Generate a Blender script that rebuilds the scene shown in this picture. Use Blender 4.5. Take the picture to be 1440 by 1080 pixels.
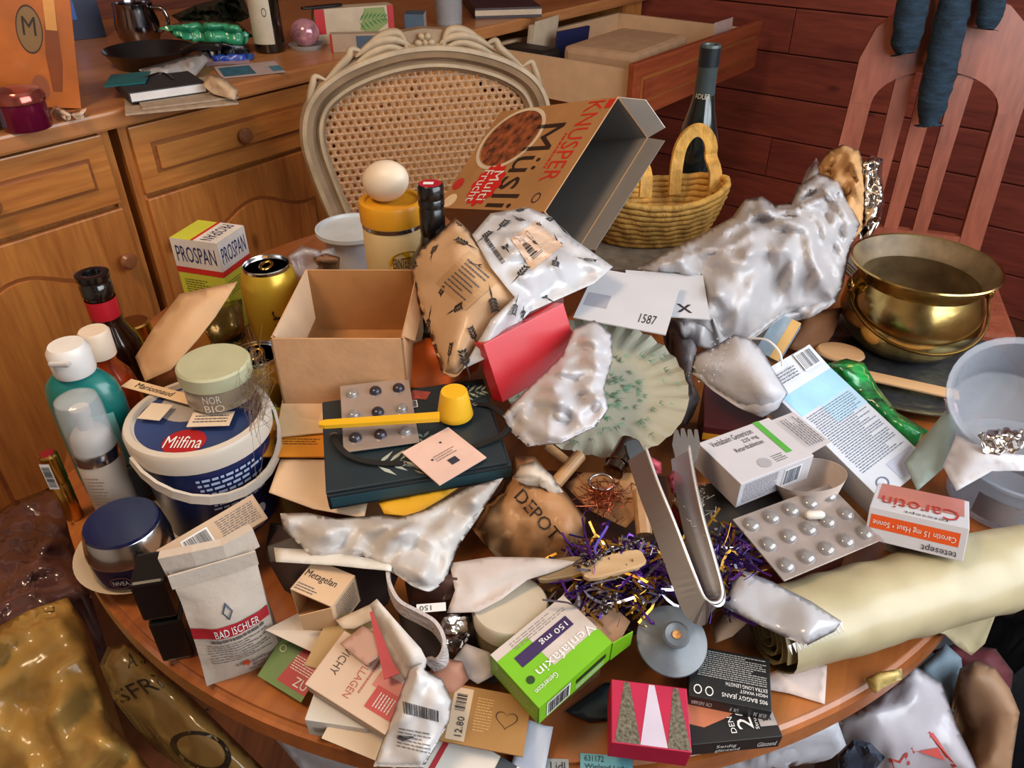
import bpy, bmesh, math, random
from mathutils import Vector, Matrix, noise
from mathutils.geometry import delaunay_2d_cdt

for o in list(bpy.data.objects):
    bpy.data.objects.remove(o)
C = bpy.context.scene.collection
SC = bpy.context.scene

# ------------------------------------------------------------------ camera
F = 1080.0                    # focal length in pixels of the 1440 x 1080 frame
PITCH = math.radians(34.5)    # looking down
CAM = Vector((0, 0, 1.31))
TZ = 0.74                     # table top height
cd = bpy.data.cameras.new('camera')
cd.sensor_width = 36.0
cd.lens = F / 1440 * 36.0
cd.clip_start = 0.02
cam = bpy.data.objects.new('camera', cd)
cam.location = CAM
cam.rotation_euler = (math.pi / 2 - PITCH, 0, 0)
C.objects.link(cam)
SC.camera = cam

# ------------------------------------------------------------------ room frame
YAW = math.radians(38)
UX, WX = Vector((math.sin(YAW), math.cos(YAW), 0)), Vector((math.cos(YAW), -math.sin(YAW), 0))
ORG = Vector((-0.60, 1.77, 0))       # front edge of the sideboard top
def RU(u, w, z=0):
    return ORG + UX * u + WX * w + Vector((0, 0, z))
ROOM = Matrix.Identity(4)
for i in range(3):
    ROOM[i][0], ROOM[i][1], ROOM[i][3] = UX[i], -WX[i], ORG[i]   # local x = along, y = towards the wall

# ------------------------------------------------------------------ light
wd = bpy.data.worlds.new('sky'); SC.world = wd
wd.use_nodes = True
wd.node_tree.nodes['Background'].inputs[0].default_value = (0.75, 0.87, 1.0, 1)
wd.node_tree.nodes['Background'].inputs[1].default_value = 1.5
def area(name, loc, target, sx, sy, power, col):
    l = bpy.data.lights.new(name, 'AREA'); l.shape = 'RECTANGLE'; l.size = sx; l.size_y = sy
    l.energy = power; l.color = col
    o = bpy.data.objects.new(name, l); C.objects.link(o); o.location = loc
    o.rotation_euler = (Vector(target) - Vector(loc)).to_track_quat('-Z', 'Y').to_euler()
    return o
# daylight in the window opening of the right wall
area('window_daylight', RU(-0.10, 2.48, 1.62), RU(-0.10, 0.0, 1.02), 2.0, 1.3, 58, (0.88, 0.95, 1.0))
# warm ceiling lamp above the sideboard end of the room
area('ceiling_lamp_light', RU(-1.3, 0.75, 2.36), RU(-0.75, 0.45, 0.7), 0.45, 0.45, 24, (1.0, 0.72, 0.46))
SC.view_settings.view_transform = 'Standard'
SC.view_settings.look = 'None'
SC.view_settings.gamma = 1
SC.view_settings.use_curve_mapping = False
SC.view_settings.exposure = -0.12

# ------------------------------------------------------------------ pixel to place
cp, sp = math.cos(PITCH), math.sin(PITCH)
def ray(px, py):
    x, y = (px - 720) / F, (py - 540) / F
    return Vector((x, cp - y * sp, -sp - y * cp))
def P(px, py, h):
    """point seen at a pixel, h metres above the table top"""
    r = ray(px, py)
    return CAM + r * ((TZ + h - CAM.z) / r.z)
def PY(px, py, y):
    """point seen at a pixel, on the upright plane at world y"""
    r = ray(px, py)
    return CAM + r * (y / r.y)
def HY(py, y):
    return PY(720, py, y).z - TZ

# ------------------------------------------------------------------ materials
def rgb(h):
    if not isinstance(h, str): return tuple(h)
    h = h.lstrip('#')
    v = [int(h[i:i + 2], 16) / 255 for i in (0, 2, 4)]
    return tuple(c / 12.92 if c <= 0.04045 else ((c + 0.055) / 1.055) ** 2.4 for c in v)
MC = {}
def M(color, rough=.55, metal=0, var=.10, nscale=25, bump=0, bscale=60, alpha=1, trans=0, coat=0, kind='noise', stretch=None):
    key = (str(color), rough, metal, var, nscale, bump, bscale, alpha, trans, coat, kind, stretch)
    if key in MC: return MC[key]
    m = bpy.data.materials.new('mat_%03d' % len(MC)); MC[key] = m
    m.use_nodes = True
    nt = m.node_tree; b = nt.nodes['Principled BSDF']
    c = rgb(color)
    if min(c) > .38 and not metal: c = tuple(x * .86 for x in c)   # paper and plastic whites reflect about 70 %
    tc = nt.nodes.new('ShaderNodeTexCoord')
    mp = nt.nodes.new('ShaderNodeMapping')
    nt.links.new(tc.outputs['Object'], mp.inputs[0])
    if stretch: mp.inputs['Scale'].default_value = stretch
    n = nt.nodes.new('ShaderNodeTexNoise'); n.inputs['Scale'].default_value = nscale; n.inputs['Detail'].default_value = 4
    nt.links.new(mp.outputs[0], n.inputs['Vector'])
    r = nt.nodes.new('ShaderNodeValToRGB')
    r.color_ramp.elements[0].position = .3; r.color_ramp.elements[1].position = .7
    r.color_ramp.elements[0].color = (*[max(0, x * (1 - var)) for x in c], 1)
    r.color_ramp.elements[1].color = (*[min(1, x * (1 + var)) for x in c], 1)
    nt.links.new(n.outputs['Fac'], r.inputs[0])
    nt.links.new(r.outputs[0], b.inputs['Base Color'])
    b.inputs['Roughness'].default_value = rough
    b.inputs['Metallic'].default_value = metal
    b.inputs['Alpha'].default_value = alpha
    b.inputs['Transmission Weight'].default_value = trans
    b.inputs['Coat Weight'].default_value = coat
    b.inputs['Coat Roughness'].default_value = .15
    if bump:
        bp = nt.nodes.new('ShaderNodeBump'); bp.inputs['Strength'].default_value = min(1, bump); bp.inputs['Distance'].default_value = .004
        if kind == 'crease':
            n2 = nt.nodes.new('ShaderNodeTexNoise'); n2.noise_type = 'RIDGED_MULTIFRACTAL'; n2.inputs['Scale'].default_value = bscale * .45
            n2.inputs['Detail'].default_value = 3; n2.inputs['Distortion'].default_value = .4
            nt.links.new(mp.outputs[0], n2.inputs['Vector']); nt.links.new(n2.outputs['Fac'], bp.inputs['Height'])
            bp.inputs['Strength'].default_value = bump * .55
        else:
            n2 = nt.nodes.new('ShaderNodeTexNoise'); n2.inputs['Scale'].default_value = bscale; n2.inputs['Detail'].default_value = 5
            nt.links.new(mp.outputs[0], n2.inputs['Vector'])
            nt.links.new(n2.outputs['Fac'], bp.inputs['Height'])
        nt.links.new(bp.outputs[0], b.inputs['Normal'])
    return m
def WOOD(c1, c2, axis='x', scale=9, rough=.38, bump=.12, knots=False, coat=.25):
    key = ('wood', str(c1), str(c2), axis, scale, rough, bump, knots, coat)
    if key in MC: return MC[key]
    m = bpy.data.materials.new('wood_%03d' % len(MC)); MC[key] = m
    m.use_nodes = True
    nt = m.node_tree; b = nt.nodes['Principled BSDF']
    tc = nt.nodes.new('ShaderNodeTexCoord'); mp = nt.nodes.new('ShaderNodeMapping')
    nt.links.new(tc.outputs['Object'], mp.inputs[0])
    s = [6, 6, 6]; s['xyz'.index(axis)] = .55
    mp.inputs['Scale'].default_value = s
    oi = nt.nodes.new('ShaderNodeObjectInfo')
    ml = nt.nodes.new('ShaderNodeVectorMath'); ml.operation = 'ADD'
    sc_ = nt.nodes.new('ShaderNodeMath'); sc_.operation = 'MULTIPLY'; sc_.inputs[1].default_value = 7.0
    nt.links.new(oi.outputs['Random'], sc_.inputs[0])
    nt.links.new(mp.outputs[0], ml.inputs[0]); nt.links.new(sc_.outputs[0], ml.inputs[1])
    n = nt.nodes.new('ShaderNodeTexNoise'); n.inputs['Scale'].default_value = scale * .35; n.inputs['Detail'].default_value = 6; n.inputs['Distortion'].default_value = .6
    nt.links.new(ml.outputs[0], n.inputs['Vector'])
    w = nt.nodes.new('ShaderNodeTexNoise'); w.inputs['Scale'].default_value = scale * 2.2; w.inputs['Detail'].default_value = 3
    nt.links.new(ml.outputs[0], w.inputs['Vector'])
    mx = nt.nodes.new('ShaderNodeMath'); mx.operation = 'MULTIPLY_ADD'; mx.inputs[1].default_value = .45; 
    nt.links.new(w.outputs['Fac'], mx.inputs[0])
    h2 = nt.nodes.new('ShaderNodeMath'); h2.operation = 'MULTIPLY'; h2.inputs[1].default_value = .55
    nt.links.new(n.outputs['Fac'], h2.inputs[0]); nt.links.new(h2.outputs[0], mx.inputs[2])
    r = nt.nodes.new('ShaderNodeValToRGB')
    r.color_ramp.elements[0].position = .36; r.color_ramp.elements[1].position = .64
    r.color_ramp.elements[0].color = (*rgb(c1), 1); r.color_ramp.elements[1].color = (*rgb(c2), 1)
    nt.links.new(mx.outputs[0], r.inputs[0])
    out = r.outputs[0]
    if knots:
        mk = nt.nodes.new('ShaderNodeMapping'); k = [5, 5, 5]; k['xyz'.index(axis)] = 2.2
        mk.inputs['Scale'].default_value = k
        nt.links.new(tc.outputs['Object'], mk.inputs[0])
        ak = nt.nodes.new('ShaderNodeVectorMath'); ak.operation = 'ADD'
        nt.links.new(mk.outputs[0], ak.inputs[0]); nt.links.new(sc_.outputs[0], ak.inputs[1])
        v = nt.nodes.new('ShaderNodeTexVoronoi'); v.inputs['Scale'].default_value = 1.3
        nt.links.new(ak.outputs[0], v.inputs['Vector'])
        kr = nt.nodes.new('ShaderNodeValToRGB')
        kr.color_ramp.elements[0].position = .03; kr.color_ramp.elements[1].position = .10
        kr.color_ramp.elements[0].color = (1, 1, 1, 1); kr.color_ramp.elements[1].color = (0, 0, 0, 1)
        nt.links.new(v.outputs['Distance'], kr.inputs[0])
        mm = nt.nodes.new('ShaderNodeMixRGB'); mm.inputs[2].default_value = (*[x * .25 for x in rgb(c1)], 1)
        nt.links.new(kr.outputs[0], mm.inputs[0]); nt.links.new(out, mm.inputs[1])
        out = mm.outputs[0]
    nt.links.new(out, b.inputs['Base Color'])
    b.inputs['Roughness'].default_value = rough
    b.inputs['Coat Weight'].default_value = coat
    b.inputs['Coat Roughness'].default_value = .25
    bp = nt.nodes.new('ShaderNodeBump'); bp.inputs['Strength'].default_value = bump; bp.inputs['Distance'].default_value = .002
    nt.links.new(mx.outputs[0], bp.inputs['Height']); nt.links.new(bp.outputs[0], b.inputs['Normal'])
    return m

INK = M('#26242a', .6, var=.05)
WHITE = M('#e6e4e2', .55, var=.03)

# ------------------------------------------------------------------ object helpers
def link(name, me, mat=None, parent=None, smooth=False):
    o = bpy.data.objects.new(name, me); C.objects.link(o)
    if mat is not None and not me.materials: me.materials.append(mat)
    if parent is not None: o.parent = parent
    if smooth:
        for p in me.polygons: p.use_smooth = True
    return o
def mesh(verts, faces):
    me = bpy.data.meshes.new('m'); me.from_pydata([tuple(v) for v in verts], [], faces); me.update()
    return me
def bm_mesh(bm):
    bmesh.ops.recalc_face_normals(bm, faces=bm.faces)
    me = bpy.data.meshes.new('m'); bm.to_mesh(me); bm.free(); return me
def tag(o, label, cat, group=None, kind=None):
    o['label'] = label; o['category'] = cat
    if group: o['group'] = group
    if kind: o['kind'] = kind
    return o
def struct(o):
    o['kind'] = 'structure'; return o
def thing(name, label, cat, loc=(0, 0, 0), rz=0, group=None):
    o = bpy.data.objects.new(name, None); o.empty_display_size = .02; C.objects.link(o)
    o.location = loc; o.rotation_euler = (0, 0, rz)
    return tag(o, label, cat, group)
def box_bm(x0, x1, y0, y1, z0, z1, bev=0, bm=None):
    b = bm or bmesh.new()
    vs = [b.verts.new(v) for v in ((x0, y0, z0), (x1, y0, z0), (x1, y1, z0), (x0, y1, z0), (x0, y0, z1), (x1, y0, z1), (x1, y1, z1), (x0, y1, z1))]
    fs = [b.faces.new([vs[i] for i in f]) for f in ((3, 2, 1, 0), (4, 5, 6, 7), (0, 1, 5, 4), (1, 2, 6, 5), (2, 3, 7, 6), (3, 0, 4, 7))]
    if bev:
        es = {e for f in fs for e in f.edges}
        bmesh.ops.bevel(b, geom=list(es), offset=bev, segments=2, affect='EDGES', profile=.6)
    return b
def box(name, x0, x1, y0, y1, z0, z1, mat, parent=None, bev=0):
    return link(name, bm_mesh(box_bm(x0, x1, y0, y1, z0, z1, bev)), mat, parent)
def lathe(profile, seg=32, cap=True, sx=1, sy=1, flute=None):
    vs, fs = [], []
    n = len(profile)
    for i in range(seg):
        a = 2 * math.pi * i / seg
        for (r, z) in profile:
            k = 1 + (flute[1] * math.cos(flute[0] * a) if flute and r > flute[2] else 0)
            vs.append((r * math.cos(a) * sx, r * math.sin(a) * sy, z + (flute[3] * math.cos(flute[0] * a) if flute and r > flute[2] else 0)))
    for i in range(seg):
        j = (i + 1) % seg
        for k in range(n - 1):
            fs.append((i * n + k, j * n + k, j * n + k + 1, i * n + k + 1))
    if cap:
        if profile[0][0] > 1e-6: fs.append([i * n for i in range(seg)][::-1])
        if profile[-1][0] > 1e-6: fs.append([i * n + n - 1 for i in range(seg)])
    bm = bmesh.new(); me = mesh(vs, fs); bm.from_mesh(me); bpy.data.meshes.remove(me)
    bmesh.ops.remove_doubles(bm, verts=bm.verts, dist=1e-6)
    return bm_mesh(bm)
def smooth_by_angle(o, ang=40):
    me = o.data
    for p in me.polygons: p.use_smooth = True
    try:
        me.set_sharp_from_angle(angle=math.radians(ang))
    except Exception:
        pass
    return o
def lobj(name, profile, mat, parent=None, seg=32, cap=True, sx=1, sy=1, loc=None, flute=None):
    o = link(name, lathe(profile, seg, cap, sx, sy, flute), mat, parent)
    if loc is not None: o.location = loc
    return smooth_by_angle(o)
def catmull(pts, n=8, closed=False):
    pts = [Vector(p) for p in pts]; out = []
    m = len(pts)
    for i in range(m if closed else m - 1):
        if closed: a, b, c, d = pts[(i - 1) % m], pts[i], pts[(i + 1) % m], pts[(i + 2) % m]
        else: a, b, c, d = pts[max(i - 1, 0)], pts[i], pts[i + 1], pts[min(i + 2, m - 1)]
        for k in range(n):
            t = k / n
            out.append(.5 * ((2 * b) + (-a + c) * t + (2 * a - 5 * b + 4 * c - d) * t * t + (-a + 3 * b - 3 * c + d) * t ** 3))
    if not closed: out.append(pts[-1])
    return out
def tube(pts, rad, seg=8, closed=False, flat=None, up=None):
    """sweep a round (or flat=(w,h)) section along a path"""
    pts = [Vector(p) for p in pts]; n = len(pts); vs, fs = [], []
    prev = None
    for i, p in enumerate(pts):
        t = (pts[(i + 1) % n] - pts[i - 1]) if (closed or 0 < i < n - 1) else (pts[1] - pts[0] if i == 0 else pts[-1] - pts[-2])
        t = t.normalized()
        ref = Vector(up) if up is not None else (prev if prev is not None else (Vector((0, 0, 1)) if abs(t.z) < .9 else Vector((1, 0, 0))))
        s = t.cross(ref)
        if s.length < 1e-6: s = t.cross(Vector((1, 0, 0)))
        s.normalize(); u = s.cross(t).normalized(); prev = u
        r = rad[i] if isinstance(rad, (list, tuple)) else rad
        if flat:
            for (a, b) in ((-1, -1), (1, -1), (1, 1), (-1, 1)):
                vs.append(p + s * a * flat[0] / 2 * (r if rad else 1) + u * b * flat[1] / 2)
        else:
            for k in range(seg):
                a = 2 * math.pi * k / seg
                vs.append(p + s * math.cos(a) * r + u * math.sin(a) * r)
    sg = 4 if flat else seg
    for i in range(n if closed else n - 1):
        j = (i + 1) % n
        for k in range(sg):
            l = (k + 1) % sg
            fs.append((i * sg + k, i * sg + l, j * sg + l, j * sg + k))
    if not closed:
        fs.append(list(range(sg))[::-1]); fs.append([(n - 1) * sg + k for k in range(sg)])
    return mesh(vs, fs)
def prism(outline, z0, z1):
    n = len(outline)
    vs = [(x, y, z0) for x, y in outline] + [(x, y, z1) for x, y in outline]
    fs = [list(range(n))[::-1], list(range(n, 2 * n))] + [(i, (i + 1) % n, n + (i + 1) % n, n + i) for i in range(n)]
    bm = bmesh.new(); me = mesh(vs, fs); bm.from_mesh(me)
    return bm_mesh(bm)

def frame(p0, p1, p3):
    """right-handed frame: x p0->p1, y towards p3 (made square), returns matrix and the two lengths"""
    p0, p1, p3 = Vector(p0), Vector(p1), Vector(p3)
    a, b = p1 - p0, p3 - p0
    lx, ly = a.length, b.length
    x0, y0 = a.normalized(), b.normalized()
    # split the skew evenly between both edges
    m = (x0 + y0).normalized(); d = (x0 - y0).normalized()
    x, y = (m + d).normalized(), (m - d).normalized()
    z = x.cross(y).normalized()
    mt = Matrix.Identity(4)
    for i in range(3): mt[i][0], mt[i][1], mt[i][2], mt[i][3] = x[i], y[i], z[i], p0[i]
    return mt, lx, ly

# ------------------------------------------------------------------ prints on flat faces
FONT = {}
def text_geo(s):
    if s in FONT: return FONT[s]
    cu = bpy.data.curves.new('t', 'FONT'); cu.body = s; cu.size = 1; cu.resolution_u = 2
    ob = bpy.data.objects.new('t', cu); C.objects.link(ob)
    bpy.context.view_layer.update()
    me = ob.to_mesh()
    vs = [tuple(v.co[:2]) for v in me.vertices]; fs = [tuple(p.vertices) for p in me.polygons]
    ob.to_mesh_clear(); bpy.data.objects.remove(ob); bpy.data.curves.remove(cu)
    x0, x1 = min(v[0] for v in vs), max(v[0] for v in vs); y0, y1 = min(v[1] for v in vs), max(v[1] for v in vs)
    vs = [((x - x0) / (x1 - x0), (y - y0) / (y1 - y0 + 1e-9)) for x, y in vs]
    FONT[s] = (vs, fs); return FONT[s]
def bars_geo(n, seed=1, gap=.35):
    rnd = random.Random(seed); vs, fs = [], []; x = 0; W = []
    for i in range(n):
        w = rnd.choice((1, 1, 2, 3)); g = rnd.choice((1, 1, 2)); W.append((x, x + w)); x += w + g
    for a, b in W:
        k = len(vs); vs += [(a / x, 0), (b / x, 0), (b / x, 1), (a / x, 1)]; fs.append((k, k + 1, k + 2, k + 3))
    return vs, fs
def lines_geo(rows, seed=1, fill=.5, dense=14):
    """rows of small word-like dashes"""
    rnd = random.Random(seed); vs, fs = [], []
    for r in range(rows):
        y0 = 1 - (r + .5 + fill / 2) / rows; y1 = 1 - (r + .5 - fill / 2) / rows
        x = rnd.uniform(0, .04); end = rnd.uniform(.6, 1) if rnd.random() < .35 else 1
        while x < end:
            w = min(rnd.uniform(.4, 1.6) / dense, 1 - x); k = len(vs)
            vs += [(x, y0), (x + w, y0), (x + w, y1), (x, y1)]; fs.append((k, k + 1, k + 2, k + 3))
            x += w + .28 / dense
    return vs, fs
RECT = ([(0, 0), (1, 0), (1, 1), (0, 1)], [(0, 1, 2, 3)])
def ell_geo(n=28):
    return [(.5 + .5 * math.cos(2 * math.pi * i / n), .5 + .5 * math.sin(2 * math.pi * i / n)) for i in range(n)], [tuple(range(n))]
def ring_geo(t=.12, n=28):
    vs = [(.5 + .5 * k * math.cos(2 * math.pi * i / n), .5 + .5 * k * math.sin(2 * math.pi * i / n)) for k in (1, 1 - 2 * t) for i in range(n)]
    return vs, [(i, (i + 1) % n, n + (i + 1) % n, n + i) for i in range(n)]
def poly_geo(pts):
    return list(pts), [tuple(range(len(pts)))]
class Face:
    def __init__(s, o, ex, ey, w, h):
        s.o, s.ex, s.ey, s.w, s.h = Vector(o), Vector(ex), Vector(ey), w, h; s.n = s.ex.cross(s.ey)
def faces_of(lx, ly, lz):
    X, Y, Z = Vector((1, 0, 0)), Vector((0, 1, 0)), Vector((0, 0, 1))
    return {'top': Face((0, 0, 0), X, Y, lx, ly), 'front': Face((0, 0, -lz), X, Z, lx, lz), 'right': Face((lx, 0, -lz), Y, Z, ly, lz),
            'left': Face((0, ly, -lz), -Y, Z, ly, lz), 'back': Face((lx, ly, -lz), -X, Z, lx, lz)}
def put(parent, face, rect, geo, mat, name='printed_mark', rot=0, lift=1):
    """print a unit-square pattern into rect (u0,v0,u1,v1 as fractions of the face)"""
    vs, fs = geo; u0, v0, u1, v1 = rect; out = []
    for x, y in vs:
        if rot == 90: x, y = 1 - y, x
        elif rot == 180: x, y = 1 - x, 1 - y
        elif rot == 270: x, y = y, 1 - x
        out.append(face.o + face.ex * face.w * (u0 + (u1 - u0) * x) + face.ey * face.h * (v0 + (v1 - v0) * y) + face.n * (.0002 * lift))
    return link(name, mesh(out, fs), mat, parent)
def txt(parent, face, rect, s, mat=INK, rot=0, lift=2, name='lettering'):
    return put(parent, face, rect, text_geo(s), mat, name, rot, lift)
GREYINK = M('#55525a', .6, var=.05)
def lines(parent, face, rect, rows, mat=None, seed=1, rot=0, dense=14, lift=2, fill=.36):
    mat = mat or GREYINK
    return put(parent, face, rect, lines_geo(max(1, round(rows * 1.45)), seed, fill, dense * 1.6), mat, 'small_print', rot, lift)
def bars(parent, face, rect, n=24, mat=INK, seed=1, rot=0, lift=3, back=True):
    if back:
        u0, v0, u1, v1 = rect; du, dv = (u1 - u0) * .06, (v1 - v0) * .1
        put(parent, face, (u0 - du, v0 - dv, u1 + du, v1 + dv), RECT, WHITE, 'barcode_panel', 0, lift - 1)
    return put(parent, face, rect, bars_geo(n, seed), mat, 'barcode', rot, lift)

# ------------------------------------------------------------------ cartons, cards
def pp(q):
    return P(*q) if not isinstance(q, Vector) else q
def carton(name, label, cat, q0, q1, q3, lz, mat, bev=.0008, group=None, ly=None, lx=None):
    """closed box whose visible big face has corners q0 (bottom left), q1 (bottom right), q3 (top left)"""
    mt, dx, dy = frame(pp(q0), pp(q1), pp(q3)); dx = lx or dx; dy = ly or dy
    o = link(name, bm_mesh(box_bm(0, dx, 0, dy, -lz, 0, bev)), mat)
    o.matrix_world = mt
    tag(o, label, cat, group)
    o['dims'] = '%d x %d x %d mm' % (dx * 1000, dy * 1000, lz * 1000)
    return o, faces_of(dx, dy, lz)
def panel(name, pts, mat, parent=None, t=.0008):
    """thin plate through 3+ points (a flap)"""
    pts = [Vector(p) for p in pts]
    n = (pts[1] - pts[0]).cross(pts[2] - pts[0]).normalized() * t
    k = len(pts)
    vs = pts + [p - n for p in pts]
    fs = [list(range(k)), list(range(k, 2 * k))[::-1]] + [(i, k + i, k + (i + 1) % k, (i + 1) % k) for i in range(k)]
    return link(name, mesh(vs, fs), mat, parent)
def open_carton(name, label, cat, q0, q1, q3, lz, mat, inner, open_side='right', t=.0012, group=None):
    """hollow box, one side missing; inside walls are parts with the inner board colour"""
    mt, lx, ly = frame(pp(q0), pp(q1), pp(q3))
    root = thing(name, label, cat, (0, 0, 0), 0, group); root.matrix_world = mt
    spec = {'top': (0, lx, 0, ly, -t, 0), 'bottom': (0, lx, 0, ly, -lz, -lz + t), 'left': (0, t, 0, ly, -lz + t, -t), 'right': (lx - t, lx, 0, ly, -lz + t, -t),
            'front': (0, lx, 0, t, -lz + t, -t), 'back': (0, lx, ly - t, ly, -lz + t, -t)}
    for k, s in spec.items():
        if k == open_side: continue
        box('%s_panel' % k if k in ('front', 'back') else ('side_panel' if k in ('left', 'right') else ('lid_panel' if k == 'top' else 'base_panel')), *s, mat, root)
        x0, x1, y0, y1, z0, z1 = s; e = .0002
        if k == 'top': q = [(x0, y0, z0 - e), (x1, y0, z0 - e), (x1, y1, z0 - e), (x0, y1, z0 - e)]
        elif k == 'bottom': q = [(x0, y0, z1 + e), (x1, y0, z1 + e), (x1, y1, z1 + e), (x0, y1, z1 + e)]
        elif k == 'left': q = [(x1 + e, y0, z0), (x1 + e, y1, z0), (x1 + e, y1, z1), (x1 + e, y0, z1)]
        elif k == 'right': q = [(x0 - e, y0, z0), (x0 - e, y1, z0), (x0 - e, y1, z1), (x0 - e, y0, z1)]
        elif k == 'front': q = [(x0, y1 + e, z0), (x1, y1 + e, z0), (x1, y1 + e, z1), (x0, y1 + e, z1)]
        else: q = [(x0, y0 - e, z0), (x1, y0 - e, z0), (x1, y0 - e, z1), (x0, y0 - e, z1)]
        link('inner_lining', mesh(q, [(0, 1, 2, 3)]), inner, root)
    return root, faces_of(lx, ly, lz), (lx, ly, lz)

# ------------------------------------------------------------------ traced soft things
def inside(p, poly):
    x, y = p; c = False; n = len(poly)
    for i in range(n):
        x1, y1 = poly[i]; x2, y2 = poly[i - 1]
        if (y1 > y) != (y2 > y) and x < (x2 - x1) * (y - y1) / (y2 - y1) + x1: c = not c
    return c
def segd(p, a, b):
    ax, ay = a; bx, by = b; dx, dy = bx - ax, by - ay; L = dx * dx + dy * dy
    t = 0 if L == 0 else max(0, min(1, ((p[0] - ax) * dx + (p[1] - ay) * dy) / L))
    return math.hypot(p[0] - ax - t * dx, p[1] - ay - t * dy)
def ridged(v, s):
    v = Vector(v) * s
    n = noise.noise(v) ; m = noise.noise(v * 2.3 + Vector((7, 3, 1)))
    return (1 - abs(n) * 2.2) * .65 + (1 - abs(m) * 2.2) * .35 - .4
def facet(v, s):
    """flat facets with sharp creases"""
    d, _ = noise.voronoi(Vector(v) * s)
    return (d[1] - d[0])
def folds(v, s, seed):
    """straight sharp creases in many directions (sum of triangle waves), uneven in strength"""
    v = Vector(v); w = noise.noise(v * (s * .22)) * .9; r = random.Random(seed * 13 + 5); t = 0
    for i in range(7):
        a = (i * 3 % 7 + r.uniform(0, .9)) * math.pi / 7; k = s * (.3, .45, .6, .8, 1.0, .5, .7)[i]
        x = (v.x * math.cos(a) + v.y * math.sin(a) + v.z * r.uniform(-.5, .5)) * k * 1.5 + w * r.uniform(.4, 1.2) + r.uniform(0, 6)
        tri = abs((x % 2) - 1) * 2 - 1
        m = max(0, .45 + 1.1 * noise.noise(v * (s * .4) + Vector((i * 5.1, i * 2.2, 3))))
        t += tri * m * (s / k) ** .5 * .35
    return t
def soft(name, label, cat, outline, mat, bulge=.02, crumple=.006, cs=.035, thick=.03, step=9, seed=0, sheet=None, smooth=True,
         group=None, parent=None, spline=False, mode='fold', jit=0, extra=None, floor=0.0005, kind=None):
    """outline of (px, py, h): a soft or crumpled thing; each edge point has its own height above the table top.
    sheet = thickness makes a thin curved sheet, otherwise a closed body."""
    rnd = random.Random(seed)
    if spline:
        outline = [tuple(v) for v in catmull(outline, 4, True)]
    ring = []
    n = len(outline)
    for i in range(n):
        a, b = outline[i], outline[(i + 1) % n]
        L = math.hypot(a[0] - b[0], a[1] - b[1]); k = max(1, int(L / step))
        for j in range(k):
            t = j / k; ring.append(tuple(a[q] + (b[q] - a[q]) * t for q in range(3)))
    poly = [(r[0], r[1]) for r in ring]; m = len(ring)
    xs = [p[0] for p in poly]; ys = [p[1] for p in poly]
    pts = list(poly); row = 0
    y = min(ys) + step * .6
    while y < max(ys):
        x = min(xs) + (step * .5 if row % 2 else 0)
        while x < max(xs):
            jj = .42 if jit else .2
            q = (x + rnd.uniform(-jj, jj) * step, y + rnd.uniform(-jj, jj) * step)
            if inside(q, poly):
                d = min(segd(q, poly[i], poly[i - 1]) for i in range(m))
                if d > step * .45: pts.append(q)
            x += step
        y += step * .87; row += 1
    cds, _, tris, orig, _, _ = delaunay_2d_cdt([Vector(p) for p in pts], [(i, (i + 1) % m) for i in range(m)], [], 1, 1e-4)
    dist = [min(segd(q, poly[i], poly[i - 1]) for i in range(m)) for q in cds]
    dm = max(dist) or 1
    top = []; hs = []
    for q, d in zip(cds, dist):
        sw = sh = 0
        for r in ring:
            w = 1 / (((q[0] - r[0]) ** 2 + (q[1] - r[1]) ** 2) ** 1.4 + 1e-3); sw += w; sh += w * r[2]
        h = sh / sw
        k = d / dm
        h += bulge * (math.sqrt(max(0, 1 - (1 - k) ** 2)) if sheet is None else k * k * (3 - 2 * k))
        v0 = P(q[0], q[1], h) + Vector((seed * 1.7, seed * .9, 0))
        if crumple:
            c = ridged(v0, 1 / cs) if mode == 'ridge' else folds(v0, 1 / cs, seed) if mode == 'fold' else (facet(v0, 1 / cs) - .35 if mode == 'facet' else noise.noise(v0 / cs))
            h += crumple * c * (min(1, d / 14) if d > .5 else .25)
        if jit: h += rnd.uniform(-jit, jit) * (1 if d > .5 else .35)
        if extra: h += extra(q, k)
        h = max(h, floor)
        top.append(P(q[0], q[1], h)); hs.append(h)
    fs = []
    for f in tris:
        a, b, c = (top[i] for i in f)
        nn = (b - a).cross(c - a)
        fs.append(tuple(f) if nn.dot(CAM - a) > 0 else tuple(f)[::-1])
    vs = list(top)
    if sheet is None:
        bd = [i for i, d in enumerate(dist) if d < .5]
        bs = set(bd); idx = {}
        for i, v in enumerate(top):
            if i in bs: idx[i] = i; continue
            k = dist[i] / dm
            z = max(TZ + floor, v.z - thick * (1 - (1 - k) ** 2) - bulge * .3 * k)
            if z > v.z - .0008: z = v.z - .0008
            idx[i] = len(vs); vs.append(Vector((v.x, v.y, z)))
        fs += [tuple(idx[i] for i in f)[::-1] for f in list(fs) if len({idx[i] for i in f} & bs) < 3 or True]
    seen = set(); ff = []
    for f in fs:
        kx = tuple(sorted(f))
        if len(set(f)) == 3 and kx not in seen: seen.add(kx); ff.append(f)
    base = Vector((sum(v.x for v in vs) / len(vs), sum(v.y for v in vs) / len(vs), min(v.z for v in vs)))
    if parent is not None: base = parent.location.copy()
    o = link(name, mesh([v - base for v in vs], ff), mat, None, smooth)
    o.location = base
    if jit and not smooth:
        for p in o.data.polygons: p.use_smooth = True
        at_ = o.data.attributes.new('crease_edge', 'FLOAT', 'EDGE')
        for i in range(len(o.data.edges)): at_.data[i].value = .75 if rnd.random() < .35 else 0.0
        ss = o.modifiers.new('subdivision', 'SUBSURF'); ss.levels = 2; ss.render_levels = 2
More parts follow.
